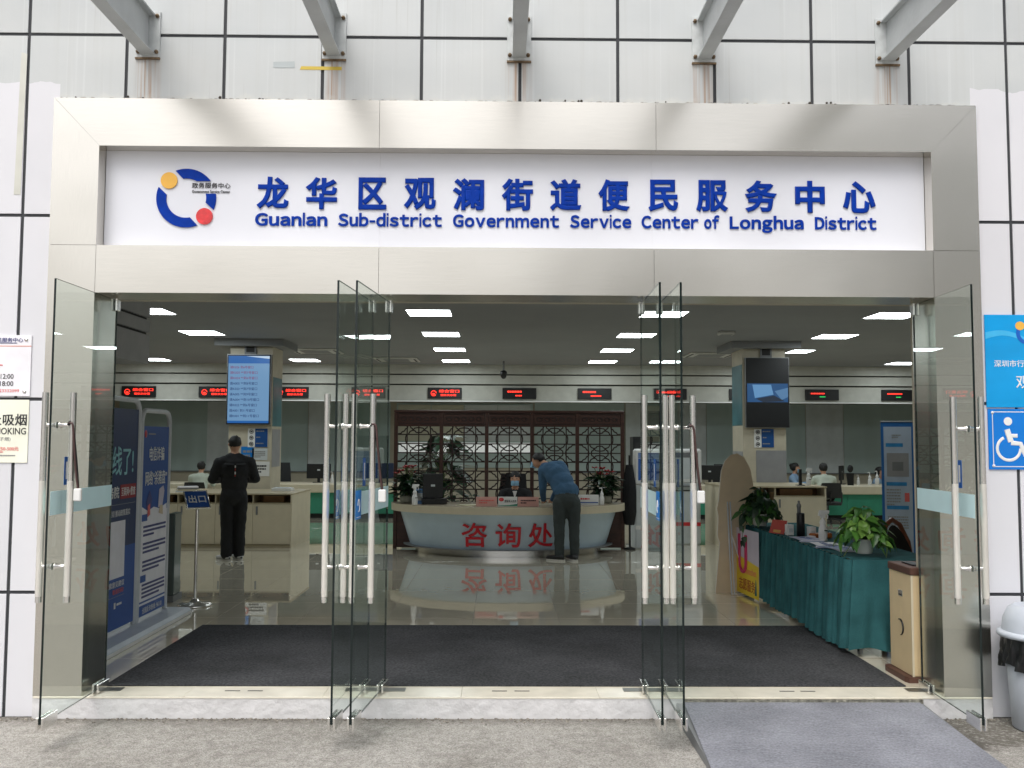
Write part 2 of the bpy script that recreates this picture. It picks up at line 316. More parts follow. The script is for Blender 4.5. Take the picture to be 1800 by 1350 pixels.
_txt = {}
def text(body, w, h, m_, parent, loc, rz=0.0, name='lettering', depth=.004, bold=.012, rot=None):
    """lettering fitted to w x h metres, centred on loc, facing local -y"""
    key = (body, round(w, 3), round(h, 3), depth, bold, m_.name)
    if key not in _txt:
        cu = bpy.data.curves.new('t', 'FONT'); cu.body = body; cu.size = 1; cu.bevel_depth = bold; cu.bevel_resolution = 0; cu.extrude = .5; cu.resolution_u = 3
        o = bpy.data.objects.new('t', cu); col.objects.link(o)
        dg = bpy.context.evaluated_depsgraph_get(); me = bpy.data.meshes.new_from_object(o.evaluated_get(dg))
        bpy.data.objects.remove(o); bpy.data.curves.remove(cu)
        a = np.empty(len(me.vertices) * 3); me.vertices.foreach_get('co', a); a = a.reshape(-1, 3)
        lo, hi = a.min(0), a.max(0); sz = np.maximum(hi - lo, 1e-6); c = (lo + hi) / 2
        q = np.stack([(a[:, 0] - c[0]) / sz[0] * w, -(a[:, 2]) * depth, (a[:, 1] - c[1]) / sz[1] * h], 1)
        me.vertices.foreach_set('co', q.ravel()); me.materials.clear(); me.materials.append(m_); me.update(); _txt[key] = me
    return link(name, _txt[key], parent, loc, rz, rot)
def word(body, w, cap, m_, parent, loc, depth=.007, bold=.036, gap=.07):
    """a sans-serif word assembled letter by letter: w wide, capitals cap high, baseline at loc"""
    V, F = [], []; cur = 0.0
    def glyph(c):
        cu = bpy.data.curves.new('t', 'FONT'); cu.body = chr(ord(c) + 0xFEE0); cu.size = 1; cu.bevel_depth = bold; cu.bevel_resolution = 0; cu.extrude = .5; cu.resolution_u = 4
        o = bpy.data.objects.new('t', cu); col.objects.link(o); dg = bpy.context.evaluated_depsgraph_get(); me = bpy.data.meshes.new_from_object(o.evaluated_get(dg)); bpy.data.objects.remove(o); bpy.data.curves.remove(cu)
        a = np.empty(len(me.vertices) * 3); me.vertices.foreach_get('co', a); return a.reshape(-1, 3), [tuple(p.vertices) for p in me.polygons]
    ref = glyph('H')[0]; z0, z1 = ref[:, 1].min(), ref[:, 1].max()
    for c in body:
        if c == '-':
            zc = z0 + (z1 - z0) * .40; t_ = (z1 - z0) * .085; q = np.array([(x, y, z) for z in (-.5, .5) for y in (zc - t_, zc + t_) for x in (0, .36)]); fs = [(0, 2, 3, 1), (4, 5, 7, 6), (0, 1, 5, 4), (2, 6, 7, 3), (0, 4, 6, 2), (1, 3, 7, 5)]
        elif c in 'li':
            sw = .115; H_ = z1 - z0; parts_ = [(z0, z0 + H_ * (1.06 if c == 'l' else .76))] + ([(z0 + H_ * .90, z0 + H_ * 1.06)] if c == 'i' else []); q = []; fs = []
            for a_, b_ in parts_:
                o2 = len(q); q += [(x, y, z) for z in (-.5, .5) for y in (a_, b_) for x in (0, sw)]; fs += [tuple(i + o2 for i in f) for f in ((0, 2, 3, 1), (4, 5, 7, 6), (0, 1, 5, 4), (2, 6, 7, 3), (0, 4, 6, 2), (1, 3, 7, 5))]
            q = np.array(q)
        else: q, fs = glyph(c)
        q = q.copy(); q[:, 0] += cur - q[:, 0].min(); cur = q[:, 0].max() + gap; o_ = len(V); V += q.tolist(); F += [tuple(i + o_ for i in f) for f in fs]
    V = np.array(V); k = w / (V[:, 0].max() - V[:, 0].min()); kz = cap / (z1 - z0)
    P = np.stack([(V[:, 0] - V[:, 0].min()) * k - w / 2, -V[:, 2] * depth, (V[:, 1] - z0) * kz], 1)
    return MB().add(P.tolist(), F).build('word', m_, parent, loc)
def bars(n, w, h, m_, parent, loc, rz=0.0, name='text_line', seed=1):
    """illegible small print: rows of short dashes, one mesh"""
    rnd = random.Random(seed); mb = MB(); rh = h / n
    for i in range(n):
        z = h / 2 - (i + .5) * rh; x = -w / 2
        end = w / 2 * (1 if i < n - 1 else rnd.uniform(-.3, .6))
        while x < end:
            l = rnd.uniform(.35, .9) * rh; l = min(l, end - x)
            mb.box(x, x + l, -.001, .001, z - rh * .26, z + rh * .26); x += l + rh * .16
    o = mb.build(name, m_, parent, loc, rz); o['kind'] = 'stuff'; return o
def copy_tree(o, parent=None):
    c = o.copy(); col.objects.link(c); c.parent = parent
    for ch in o.children: copy_tree(ch, c)
    return c
def rect_path(x0, x1, z0, z1, r=.06, n=5):
    pts = [(x0, z0)]
    for k in range(n + 1): a = math.pi - k / n * math.pi / 2; pts.append((x0 + r + r * math.cos(a), z1 - r + r * math.sin(a)))
    for k in range(n + 1): a = math.pi / 2 - k / n * math.pi / 2; pts.append((x1 - r + r * math.cos(a), z1 - r + r * math.sin(a)))
    return pts + [(x1, z0)]
# ================================================================ THE SETTING
XL, XR, ZL = -2.7066, 2.9123, 2.6364           # door opening: jamb faces and lintel underside
FX0, FX1, FZ1 = -3.0189, 3.2283, 3.958          # steel surround outline
YF, YP, GZ = -.20, -.17, -.14                   # surround face, panel face, ground level
CEIL = 3.386
# ground: one sheet to the horizon, finely broken near the camera
def gfn(u, v):
    x = (u - .5) * 2; y = (v - .5) * 2
    X = math.copysign(abs(x) ** 3, x) * 300; Y = math.copysign(abs(y) ** 3, y) * 300 - 1
    return (X, Y, GZ)
struct(MB().grid(gfn, 60, 60, False).build('ground', M_GROUND))
# loose grit against the foot of the wall
rnd = random.Random(3); mb = MB()
for i in range(900):
    x = rnd.uniform(-3.8, 4.0); y = YP - .035 - abs(rnd.gauss(0, .035)); r = rnd.uniform(.003, .009)
    if 1.13 < x < 2.78: continue
    mb.ball((x, y, GZ + r * .4), (r * rnd.uniform(.8, 1.5), r, r * .7), 5)
o = mb.build('gravel', mat('grit', S(150, 144, 134), .9, 0, .4, (50, 50, 50))); o['kind'] = 'stuff'; o['label'] = 'loose grey grit along the foot of the white wall'; o['category'] = 'gravel'

# ---- building front: wall cores and composite panels
bld = thing('office_building', 'white panelled building front with dark joints around the steel entrance', 'building')
core = MB()
core.box(-9, FX0 + .03, YP + .008, .12, GZ, 8); core.box(FX1 - .03, 9, YP + .008, .12, GZ, 8); core.box(FX0 + .03, FX1 - .03, YP + .008, .12, FZ1 - .02, 8)
core.build('wall', M_JOINT, bld)
xs = [-4.54, -3.878, -3.217, -2.554, -1.892, -1.225, -.552, .119, .788, 1.451, 2.119, 2.789, 3.462, 4.13, 4.79]
zs = [GZ + .004, .66, 1.925, 3.16, 4.408, 5.66]
G = .011
for i in range(len(xs) - 1):
    for j in range(len(zs) - 1):
        x0, x1, z0, z1 = xs[i] + G, xs[i + 1] - G, zs[j] + (G if j else 0), zs[j + 1] - G
        if x1 > FX0 and x0 < FX1 and z0 < FZ1:
            if z1 > FZ1 + .02: z0 = max(z0, FZ1)
            elif x0 < FX0: x1 = FX0
            elif x1 > FX1: x0 = FX1
            else: continue
            if j == 3 and x0 < FX0 < x1:           # panel beside and above the surround corner
                MB().prism([(x0, zs[j] + G), (FX0, zs[j] + G), (FX0, FZ1), (x1, FZ1), (x1, z1), (x0, z1)], YP, YP + .012).build('wall_panel', M_PANEL, bld); continue
            if j == 3 and x0 < FX1 < x1:
                MB().prism([(x0, FZ1), (FX1, FZ1), (FX1, zs[j] + G), (x1, zs[j] + G), (x1, z1), (x0, z1)], YP, YP + .012).build('wall_panel', M_PANEL, bld); continue
        B('wall_panel', M_PANEL, bld, x0, x1, YP, YP + .012, z0, z1, b=.0015)
# strips of tape left on the panels
t = thing('tape_strip', 'yellow tape strip stuck on the panel above the steel surround', 'tape', (-1.24, YP - .001, 4.19))
MB().prism([(-.14, -.012), (.145, -.014), (.145, .010), (-.13, .012)], -.001, 0).build('strip', mat('tape_yellow', S(206, 180, 70), .5), t)
t = thing('tape_strip', 'grey tape patch beside the yellow tape above the surround', 'tape', (-1.49, YP - .001, 4.21))
MB().prism([(-.07, -.02), (.075, -.02), (.075, .025), (-.07, .02)], -.001, 0).build('strip', mat('tape_grey', S(176, 184, 186), .5), t)
t = thing('tape_strip', 'clear peeling tape hanging over the left wall joint', 'tape', (-3.235, YP - .001, 3.72))
MB().prism([(-.045, -.42), (.0, -.42), (.01, .55), (-.03, .56)], -.001, 0).build('strip', mat('tape_clear', S(205, 205, 196), .35), t)

# ---- stainless steel entrance surround
sur = thing('door_surround', 'brushed stainless steel surround framing sign and doors', 'door frame')
XI0, XI1, ZI, ZJ = -2.7066, 2.9123, 3.6321, 2.9557
def skin(name, pts, m_, y0=YF, y1=YF + .03): return MB().prism(pts, y0, y1).build(name, m_, sur)
g = .0012
SX = [-.829, 1.042]
skin('top_panel', [(XI0 + g, ZI), (SX[0] - g, ZI), (SX[0] - g, FZ1), (FX0 + g * 2, FZ1)], M_STEEL)
skin('top_panel', [(SX[0] + g, ZI), (SX[1] - g, ZI), (SX[1] - g, FZ1), (SX[0] + g, FZ1)], M_STEEL)
skin('top_panel', [(SX[1] + g, ZI), (XI1 - g, ZI), (FX1 - g * 2, FZ1), (SX[1] + g, FZ1)], M_STEEL)
skin('side_panel', [(FX0, ZJ + g), (XI0, ZJ + g), (XI0, ZI), (FX0, FZ1)], M_STEELV)
skin('side_panel', [(XI1, ZJ + g), (FX1, ZJ + g), (FX1, FZ1), (XI1, ZI)], M_STEELV)
skin('side_panel', [(FX0, 0), (XI0, 0), (XI0, ZJ - g), (FX0, ZJ - g)], M_STEELV)
skin('side_panel', [(XI1, 0), (FX1, 0), (FX1, ZJ - g), (XI1, ZJ - g)], M_STEELV)
SX2 = [XI0 + g, -.822, 1.024, XI1 - g]
for i in range(3): skin('lintel_panel', [(SX2[i] + g, ZL), (SX2[i + 1] - g, ZL), (SX2[i + 1] - g, ZJ), (SX2[i] + g, ZJ)], M_STEEL)
# returns: around the sign recess, jambs, lintel underside
B('recess_return', M_STEEL, sur, XI0 - .01, XI1 + .01, YF + .03, -.085, ZI, ZI + .01)
B('recess_return', M_STEELV, sur, XI0 - .01, XI0, YF + .03, -.085, ZJ, ZI); B('recess_return', M_STEELV, sur, XI1, XI1 + .01, YF + .03, -.085, ZJ, ZI)
B('recess_return', M_STEEL, sur, XI0, XI1, YF + .03, -.085, ZJ - .01, ZJ)
B('jamb', M_STEELV, sur, XL - .012, XL, YF + .031, .14, 0, ZL); B('jamb', M_STEELV, sur, XR, XR + .012, YF + .031, .14, 0, ZL)
B('lintel_underside', M_STEEL, sur, XL, XR, YF + .031, .14, ZL + .001, ZL + .012)
B('backing', M_JOINT, sur, FX0 + .031, FX1 - .031, -.08, .12, ZL + .02, FZ1 - .03)
B('backing', M_JOINT, sur, FX0 + .031, XL - .014, YF + .04, .12, .001, ZL + .015); B('backing', M_JOINT, sur, XR + .014, FX1 - .031, YF + .04, .12, .001, ZL + .015)

rsp = random.Random(12); mbs = MB()
for k in range(150):
    x = rsp.uniform(FX0, FX1); w_ = rsp.uniform(.004, .03); mbs.ball((x, YF + .018, FZ1 + .002), (w_, .012, rsp.uniform(.003, .011)), 6)
o = mbs.build('sealant', mat('sealant_grime', S(150, 146, 136), .8, 0, .5, (20, 20, 20)), sur); o['kind'] = 'stuff'
mbs = MB()
for k in range(26):
    x = rsp.uniform(FX0, FX1); mbs.ball((x, YF + .02, FZ1 + rsp.uniform(.0, .02)), (rsp.uniform(.004, .012), .008, rsp.uniform(.004, .012)), 6)
o = mbs.build('dirt_specks', mat('dirt_black', S(60, 54, 46), .9), sur); o['kind'] = 'stuff'
# ---- sign
sg = thing('sign_board', 'white sign board with blue lettering and ring logo above the doors', 'sign', (0, -.09, 0))
sx = [XI0 + .002, -.834, 1.030, XI1 - .002]
for i in range(3): B('board_panel', M_SIGN, sg, sx[i] + .0004, sx[i + 1] - .0004, 0, .02, ZJ + .001, ZI - .001)
cx = [(-1.673, -1.457), (-1.341, -1.127), (-.980, -.790), (-.670, -.452), (-.336, -.122), (-.001, .213), (.330, .544), (.662, .876), (1.005, 1.209), (1.334, 1.553), (1.671, 1.890), (2.016, 2.220), (2.346, 2.570)]
for ch, (a, b_) in zip('龙华区观澜街道便民服务中心', cx): text(ch, b_ - a, .222, M_BLUE, sg, ((a + b_) / 2, -.0055, 3.346), name='character', depth=.009, bold=.034)
ex = [('Guanlan', -1.681, -1.19), ('Sub-district', -1.117, -.408), ('Government', -.334, .393), ('Service', .466, .887), ('Center', .957, 1.348), ('of', 1.387, 1.492), ('Longhua', 1.563, 2.072), ('District', 2.15, 2.574)]
for wd, a, b_ in ex:
    word(wd, b_ - a, .086, M_BLUE, sg, ((a + b_) / 2, -.0045, 3.119))
lg = Vector((-2.152, 3.305))
def ring_seg(a0, a1, r0, r1, c0=0, c1=0):
    n = 28; pts = [(lg.x + r1 * math.cos(R(a0 + (a1 - a0) * k / n)), lg.y + r1 * math.sin(R(a0 + (a1 - a0) * k / n))) for k in range(n + 1)]
    pts += [(lg.x + r0 * math.cos(R(a1 - c1 + (a0 + c0 - a1 + c1) * k / n)), lg.y + r0 * math.sin(R(a1 - c1 + (a0 + c0 - a1 + c1) * k / n))) for k in range(n + 1)]
    return pts
RO, RI = .203, .136
def seg(a0, a1, c0, c1): MB().prism(ring_seg(a0, a1, RI, RO, c0, c1), -.009, -.001).build('logo_ring', M_BLUE, sg)
seg(36, 112, 24, 12); seg(158, 293, 12, 11); seg(-23, 9, 10, -4)
def disc(c, r, m_, nm): MB().prism([(c[0] + r * math.cos(k / 20 * math.pi), c[1] + r * math.sin(k / 20 * math.pi)) for k in range(40)], -.010, -.001).build(nm, m_, sg)
disc((-2.271, 3.426), .0565, M_YEL, 'logo_disc'); disc((-2.025, 3.18), .0565, M_RED, 'logo_disc')
text('政务服务中心', .262, .038, M_BLK, sg, (-1.985, -.004, 3.394), name='logo_text', depth=.003, bold=.0)
text('Government Service Center', .258, .020, M_BLK, sg, (-1.985, -.004, 3.352), name='logo_text', depth=.003, bold=.0)

# ---- canopy beams
for i, bx_ in enumerate((-2.41, -1.148, .112, 1.378, 2.640)):
    wh = ('first canopy beam from the left end of the facade', 'second canopy beam from the left end of the facade', 'grey canopy beam above the middle of the sign', 'second canopy beam from the right end of the facade', 'grey canopy beam furthest right, rust below its plate')[i]
    bm = thing('canopy_beam', wh, 'beam', (bx_, YP, 4.25), 0, 'steel canopy beams above the entrance')
    b0, b1 = -.045, .045
    w = MB(); L = -4.2
    w.box(b0, b1, L, -.014, .02, .032); w.box(b0, b1, L, -.014, .288, .30); w.box(-.006, .006, L, -.015, .032, .288); w.build('i_beam', M_BEAM, bm)
    B('base_plate', M_PLATE, bm, -.082, .082, -.014, 0, 0, .32, b=.002)
    B('plate_rim', M_BOLT, bm, -.083, .083, -.016, 0, -.012, -.001)
    for sx_ in (-.062, .062):
        for z in (.035, .285):
            MB().lathe([(0, .0), (.014, .0), (.014, .012), (.008, .013), (.008, .02), (0, .021)], 6).build('bolt', M_BOLT, bm, (sx_, -.0145, z)).rotation_euler = (R(90), 0, 0)
# ---- step, threshold
st = struct(B('doorstep', M_STEP, None, FX0 + .0, FX1 - .0, YF, -.03, GZ - .02, -.012))
tx = [FX0 + .002, -2.05, -1.15, -.25, .65, 1.55, 2.45, FX1 - .002]
for i in range(7): B('threshold_slab', M_CREAM, st, tx[i] + .0008, tx[i + 1] - .0008, YF - .004, .032, -.0115, 0.0, b=.0015)
HX = [-2.64, -.885, -.77, .965, 1.09, 2.86]
M_SPR = mat('spring_cover', S(128, 128, 122), .35, .8)
for k, hx in enumerate(((-2.66), (-.828), (1.028), (2.885))):
    wd = .15 if k in (0, 3) else .2
    B('floor_spring_cover', M_SPR, st, max(hx - wd, XL + .01), min(hx + wd, XR - .01), -.075, .012, .0005, .003)
for hx in (-1.77, -1.62, .0, .15, 1.92, 2.06): B('bolt_slot', M_DARK, st, hx - .05, hx + .05, -.07, -.055, .0005, .0016)
# ---- hall
fl = struct(B('floor', M_GROUT, None, -10.6, 11.6, .03, 16.7, -.06, -.003))
tile = MB().box(-.3985, .3985, -.3985, .3985, -.0035, 0, b=.0008).mesh('tile', M_TILE)
for i in range(15):
    for j in range(17):
        link('floor_tile', tile, fl, (-5.45 + i * .8, .44 + j * .8, 0), rot=(random.gauss(0, .00015), random.gauss(0, .00015), 0))
B('floor_sheet', M_TILE, fl, -10.6, -5.852, .035, 16.7, -.0029, -.0005); B('floor_sheet', M_TILE, fl, 6.152, 11.6, .035, 16.7, -.0029, -.0005); B('floor_sheet', M_TILE, fl, -5.85, 6.15, 13.642, 16.7, -.0029, -.0005)
ce = struct(B('ceiling', M_CEIL, None, -10.6, 11.6, .12, 16.7, CEIL, CEIL + .2))
struct(B('wall_left', M_HALL, None, -10.7, -10.6, .12, 16.8, -.05, CEIL)); struct(B('wall_right', M_HALL, None, 11.6, 11.7, .12, 16.8, -.05, CEIL))
struct(B('wall_back', M_HALL, None, -10.6, 11.6, 16.6, 16.8, -.05, CEIL))
struct(B('wall_front', M_HALL, None, -10.6, XL - .015, .122, .2, 0, CEIL)); struct(B('wall_front_right', M_HALL, None, XR + .015, 11.6, .122, .2, 0, CEIL)); struct(B('wall_above_doors', M_HALL, None, XL - .013, XR + .013, .141, .2, ZL, CEIL))
so = struct(B('soffit', M_SOFF, None, -10.6, 11.6, 14.5, 15.1, 2.575, 2.925))
B('soffit_step', M_SOFF, so, -10.6, 11.6, 14.42, 15.1, 2.955, 3.15); B('soffit_step', M_SOFF, so, -10.6, 11.6, 14.36, 15.1, 3.18, CEIL)
B('shadow_gap', M_DARK, so, -10.6, 11.6, 14.56, 15.0, 2.925, 3.18); B('trim', M_WHITE, so, -10.6, 11.6, 14.47, 14.52, 2.55, 2.574)
bk = struct(B('bulkhead', mat('bulkhead_grey', S(170, 170, 170), .7), None, -4.6, -3.2, .21, 2.05, 2.345, 2.605))
B('bulkhead_board', MATS['bulkhead_grey'], bk, -4.6, -3.2, .21, 2.05, 2.63, 2.74); B('bulkhead_board', MATS['bulkhead_grey'], bk, -4.6, -3.2, .21, 2.05, 2.765, CEIL)
B('bulkhead_core', M_DARK, bk, -4.58, -3.225, .22, 2.03, 2.4, CEIL - .01)
# mats and ramp
tag(B('entrance_mat', M_MAT, None, -2.66, 2.77, .045, 2.06, .0015, .012, b=.004), 'large dark grey entrance mat lying inside the open doors', 'mat')
rp = struct(MB().prism([(-.215, GZ - .01), (-.215, -.035), (-1.62, GZ + .004), (-1.62, GZ - .01)][::-1], 1.15, 2.76).build('ramp', M_GREY))
rp.rotation_euler = (0, 0, R(90)); rp.location = (3.91, 0, 0)
for v in rp.data.vertices:                                     # outline was given along depth: lay it out directly
    d, s_, z = v.co; v.co = (s_, d, z)
rp.rotation_euler = (0, 0, 0); rp.location = (0, 0, 0)
def rfn(u, v):
    y = -.225 - v * 1.5; x0, x1 = 1.195 - .075 * v, 2.735 + .035 * v
    z = -.030 + (y + .215) * (GZ + .004 + .035) / (-1.62 + .215) * -1
    z = -.031 + (GZ + .004 + .035) * ((-.215 - y) / 1.405); z = max(z, GZ + .003)
    return (x0 + (x1 - x0) * u, y, z + .006 + .002 * math.sin(7 * x0 + 9 * u) * math.sin(6 * v))
mbr = MB().grid(rfn, 20, 30); mbr.add([(1.195, -.225, -.04), (2.735, -.225, -.04), (2.735, -.225, -.025), (1.195, -.225, -.025)], [(0, 1, 2, 3)])
rm = tag(mbr.build('ramp_mat', M_RAMP), 'ribbed pale grey mat covering the ramp in front of the right doorway', 'mat')
cp = MB().box(1.2, 2.76, -.228, -.203, -.034, -.010)
cpo = tag(cp.build('tread_plate', mat('tread_metal', S(150, 148, 136), .4, .6, .3, (30, 10, 10), .8, (60, 60, 60))), 'ribbed metal edge strip between the doorstep and the ramp mat', 'tread plate')

# ================================================================ GLASS DOORS
LW, LZ0, LZ1 = .865, .022, 2.612
M_SLEEVE = mat('film_white', S(240, 237, 230), .22, .55)
def door(hx, ang, side, label, mid=False, cable=False):
    """hinge at (hx,0); ang = direction of the leaf in degrees; side = +1 when the push film sits on local +y"""
    d = thing('glass_door', label, 'door', (hx, 0, 0), R(ang), 'open glass door leaves')
    gp = MB(); y = .0065
    gp.add([(0, -y, LZ0), (LW, -y, LZ0), (LW, -y, LZ1), (0, -y, LZ1), (0, y, LZ0), (LW, y, LZ0), (LW, y, LZ1), (0, y, LZ1)], [(0, 1, 2, 3), (5, 4, 7, 6)], mi=0)
    gp.add([(0, -y, LZ0), (LW, -y, LZ0), (LW, -y, LZ1), (0, -y, LZ1), (0, y, LZ0), (LW, y, LZ0), (LW, y, LZ1), (0, y, LZ1)], [(1, 5, 6, 2), (4, 0, 3, 7), (3, 2, 6, 7), (4, 5, 1, 0)], mi=1)
    gp.build('glass', [M_GLASS, M_GEDGE], d)
    for s_ in (-1, 1):
        h = MB().tube([(LW - .10, s_ * .083, .70), (LW - .10, s_ * .083, 1.94)], .0190, 16).build('handle', M_CHROME, d)
        MB().tube([(LW - .10, s_ * .083, .735), (LW - .10, s_ * .083, 1.415)], .0200, 16).build('film_sleeve', M_SLEEVE, h)
        for z in (.91, 1.745):
            MB().tube([(LW - .10, s_ * .008, z), (LW - .10, s_ * .012, z), (LW - .10, s_ * .013, z), (LW - .10, s_ * .02, z), (LW - .10, s_ * .021, z), (LW - .10, s_ * .064, z)], [.02, .02, .015, .015, .0125, .0125], 12).build('standoff', M_CHROME, h)
    # clamps: bottom pivot, bottom lock, top pivot
    for nm, x0, x1, z0, z1 in (('pivot_clamp', -.012, .15, .005, .062), ('lock_clamp', LW - .17, LW + .006, -.012, .062), ('top_clamp', -.012, .045, LZ1 - .075, LZ1 + .012)):
        B(nm, M_CHROME, d, x0, x1, -.022, -.008, z0, z1, b=.003); B(nm, M_CHROME, d, x0, x1, .008, .022, z0, z1, b=.003)
    B('frosted_band', M_FROST, d, .012, LW - .14, side * .0092 - .0008, side * .0092 + .0008, 1.215, 1.355)
    # push sticker and door tag near the handle
    B('frosted_band', M_FROST, d, LW - .1395, LW - .012, side * .0092 - .0008, side * .0092 + .0008, 1.215, 1.355) if not mid else None
    if mid: B('sticker', M_STICK, d, LW - .135, LW - .015, side * .0092 - .0008, side * .0092 + .0008, 1.195, 1.365)
    for fs in (-1, 1):
        if not mid: break
        B('sticker_mark', M_WHITE, d, LW - .12, LW - .03, side * .0092 + fs * .0012 - .0003, side * .0092 + fs * .0012 + .0003, 1.205, 1.209)
        MB().tube([(LW - .075 + .022 * math.cos(k / 16 * math.tau), side * .0092 + fs * .0013, 1.275 + .036 * math.sin(k / 16 * math.tau)) for k in range(14)], .0035, 5).build('sticker_mark', M_WHITE, d)
    for fs in (-1, 1): B('door_tag_print', M_WHITE, d, LW - .21, LW - .19, side * .0092 + fs * .0012 - .0003, side * .0092 + fs * .0012 + .0003, 1.42, 1.525)
    B('door_tag', mat('tag_blue', S(22, 92, 172), .4), d, LW - .23, LW - .17, side * .0092 - .0008, side * .0092 + .0008, 1.385, 1.555)
    return d
def dirdeg(dx): return math.degrees(math.atan2(-LW, dx))
door(HX[0], dirdeg(-.0), 1, 'open glass door leaf at the far left of the entrance')
door(HX[1], dirdeg(-.085), -1, 'open glass door leaf left of centre, the left one of its pair', True)
door(HX[2], dirdeg(-.09), 1, 'open glass door leaf left of centre, the right one of its pair', True)
door(HX[3], dirdeg(-.02), -1, 'open glass door leaf right of centre, the left one of its pair', True)
door(HX[4], dirdeg(-.02), 1, 'open glass door leaf right of centre, the right one of its pair', True)
door(HX[5], dirdeg(-.045), -1, 'open glass door leaf at the far right of the entrance')
# cable locks hung on the handle standoffs
def cable(x, y, label, white=True):
    c = thing('cable_lock', label, 'cable lock', (x, y, 1.745), 0, 'cable locks hanging on door handles')
    p = [(-.03, -.02, -.36), (-.02, -.02, -.12), (-.012, -.02, 0.0), (0, -.015, .02), (.012, -.01, .005), (.03, -.01, -.12), (.055, -.012, -.33), (.058, -.012, -.40)]
    def sm(p):
        v = [Vector(q) for q in p]; out = []
        for i in range(len(v) - 1):
            a, b_, c_, d_ = v[max(i - 1, 0)], v[i], v[i + 1], v[min(i + 2, len(v) - 1)]
            for k in range(5):
                t_ = k / 5; out.append(.5 * ((2 * b_) + (c_ - a) * t_ + (2 * a - 5 * b_ + 4 * c_ - d_) * t_ ** 2 + (3 * b_ - a - 3 * c_ + d_) * t_ ** 3))
        return out + [v[-1]]
    MB().tube(sm(p[2:] if white else p[2:]), .0075, 8).build('cable', M_BLACK if x < 3 else M_BLACK, c)
    MB().tube(sm([(-.004, -.02, .012), (.02, -.024, .0), (.032, -.024, -.12), (.05, -.022, -.30), (.066, -.02, -.39)]), .0065, 8).build('cable', mat('cable_brown', S(70, 46, 44), .5), c)
    B('lock_head', M_WHITE, c, .04, .085, -.035, -.008, -.45, -.375, b=.006)
cable(-2.565, -.765, 'black cable lock hanging on the far left door handle')
cable(-.765, -.765, 'dark brown cable lock hanging on the handle left of centre')
cable(1.135, -.765, 'black cable lock hanging on the handle right of centre')
# ================================================================ WALL NOTICES
M_NW = mat('notice_white', S(240, 238, 244), .3); M_NC = mat('notice_cream', S(240, 240, 224), .3); M_OR = mat('print_orange', S(232, 132, 92), .4); M_RP = mat('print_red', S(228, 108, 104), .4); M_PN = mat('print_navy', S(70, 74, 130), .4); M_PG = mat('print_grey', S(150, 150, 150), .5)
n1 = thing('notice_board', 'white opening hours notice with orange line on the left wall', 'notice', (-3.42, YP - .001, 1.945))
B('plate', M_NW, n1, -.30, .30, -.008, 0, 0, .405, b=.001); B('rule', M_OR, n1, -.30, .30, -.0095, -.0085, .330, .334)
text('便民服务中心', .21, .030, M_PN, n1, (.14, -.0095, .372), depth=.001); bars(1, .20, .010, M_PN, n1, (.15, -.0095, .352), seed=2)
text('09:00-12:00', .20, .032, M_BLK, n1, (.09, -.0095, .130), depth=.001, bold=.004); text('14:00-18:00', .20, .032, M_BLK, n1, (.09, -.0095, .082), depth=.001, bold=.004)
bars(2, .2, .03, M_RP, n1, (.015, -.0095, .197), seed=3); text('电话:23332099', .20, .026, M_RP, n1, (.13, -.0095, .036), depth=.001, bold=.002)
for z in (.03, .375): MB().lathe([(0, 0), (.012, 0), (.012, .004), (0, .007)], 12).build('screw_cap', M_CHROME, n1, (.265, -.008, z)).rotation_euler = (R(90), 0, 0)
n2 = thing('notice_board', 'cream no smoking notice below the opening hours on the left wall', 'notice', (-3.42, YP - .001, 1.505))
B('plate', M_NC, n2, -.30, .298, -.006, 0, 0, .415, b=.001)
text('禁止吸烟', .33, .078, M_BLK, n2, (.122, -.0075, .283), depth=.001, bold=.012); text('NO SMOKING', .325, .044, M_BLK, n2, (.122, -.0075, .208), depth=.001, bold=.006)
text('(含电子烟)', .15, .028, M_PG, n2, (.11, -.0075, .155), depth=.001, bold=.0); text('违者罚款50-500元', .24, .028, M_RP, n2, (.12, -.0075, .092), depth=.001, bold=.008)
bars(1, .28, .012, M_PG, n2, (.05, -.0075, .128), seed=8); bars(1, .22, .012, M_RP, n2, (.11, -.0075, .070), seed=5); bars(2, .30, .030, M_PG, n2, (.07, -.0075, .040), seed=4)
M_BB = mat('board_blue', S(20, 158, 226), .12, 0, .10, (1.5, 1.5, 4)); M_BB2 = mat('board_blue_wave', S(70, 182, 234), .12); M_WB = mat('access_blue', S(16, 122, 214), .2, 0, .08, (2, 2, 3)); M_RING = mat('print_blue', S(24, 96, 190), .3)
n3 = thing('notice_board', 'bright blue notice board with ring logo on the right wall', 'notice', (3.256, YP - .001, 1.90))
B('plate', M_BB, n3, 0, .62, -.012, 0, 0, .625, b=.001)
wv = [(.002 + .606 * k / 30, .46 + .035 * math.sin(k / 30 * 7) - .05 * k / 30) for k in range(31)] + [(.608 - .606 * k / 30, .505 + .03 * math.sin((30 - k) / 30 * 7) - .08 * (30 - k) / 30) for k in range(31)]
MB().prism(wv, -.0128, -.0122).build('wave_print', M_BB2, n3)
lgx, lgz = .285, .50
MB().prism([(lgx + .032 * math.cos(k / 12 * math.tau) - .048, lgz + .05 + .030 * math.sin(k / 12 * math.tau)) for k in range(24)][:12], -.0145, -.0135).build('logo_disc', M_YEL, n3)
MB().prism([(lgx + .075 * math.cos(R(150 + 150 * k / 20)), lgz + .075 * math.sin(R(150 + 150 * k / 20))) for k in range(21)] + [(lgx + .05 * math.cos(R(300 - 150 * k / 20)), lgz + .05 * math.sin(R(300 - 150 * k / 20))) for k in range(21)], -.0142, -.013).build('logo_ring', M_RING, n3)
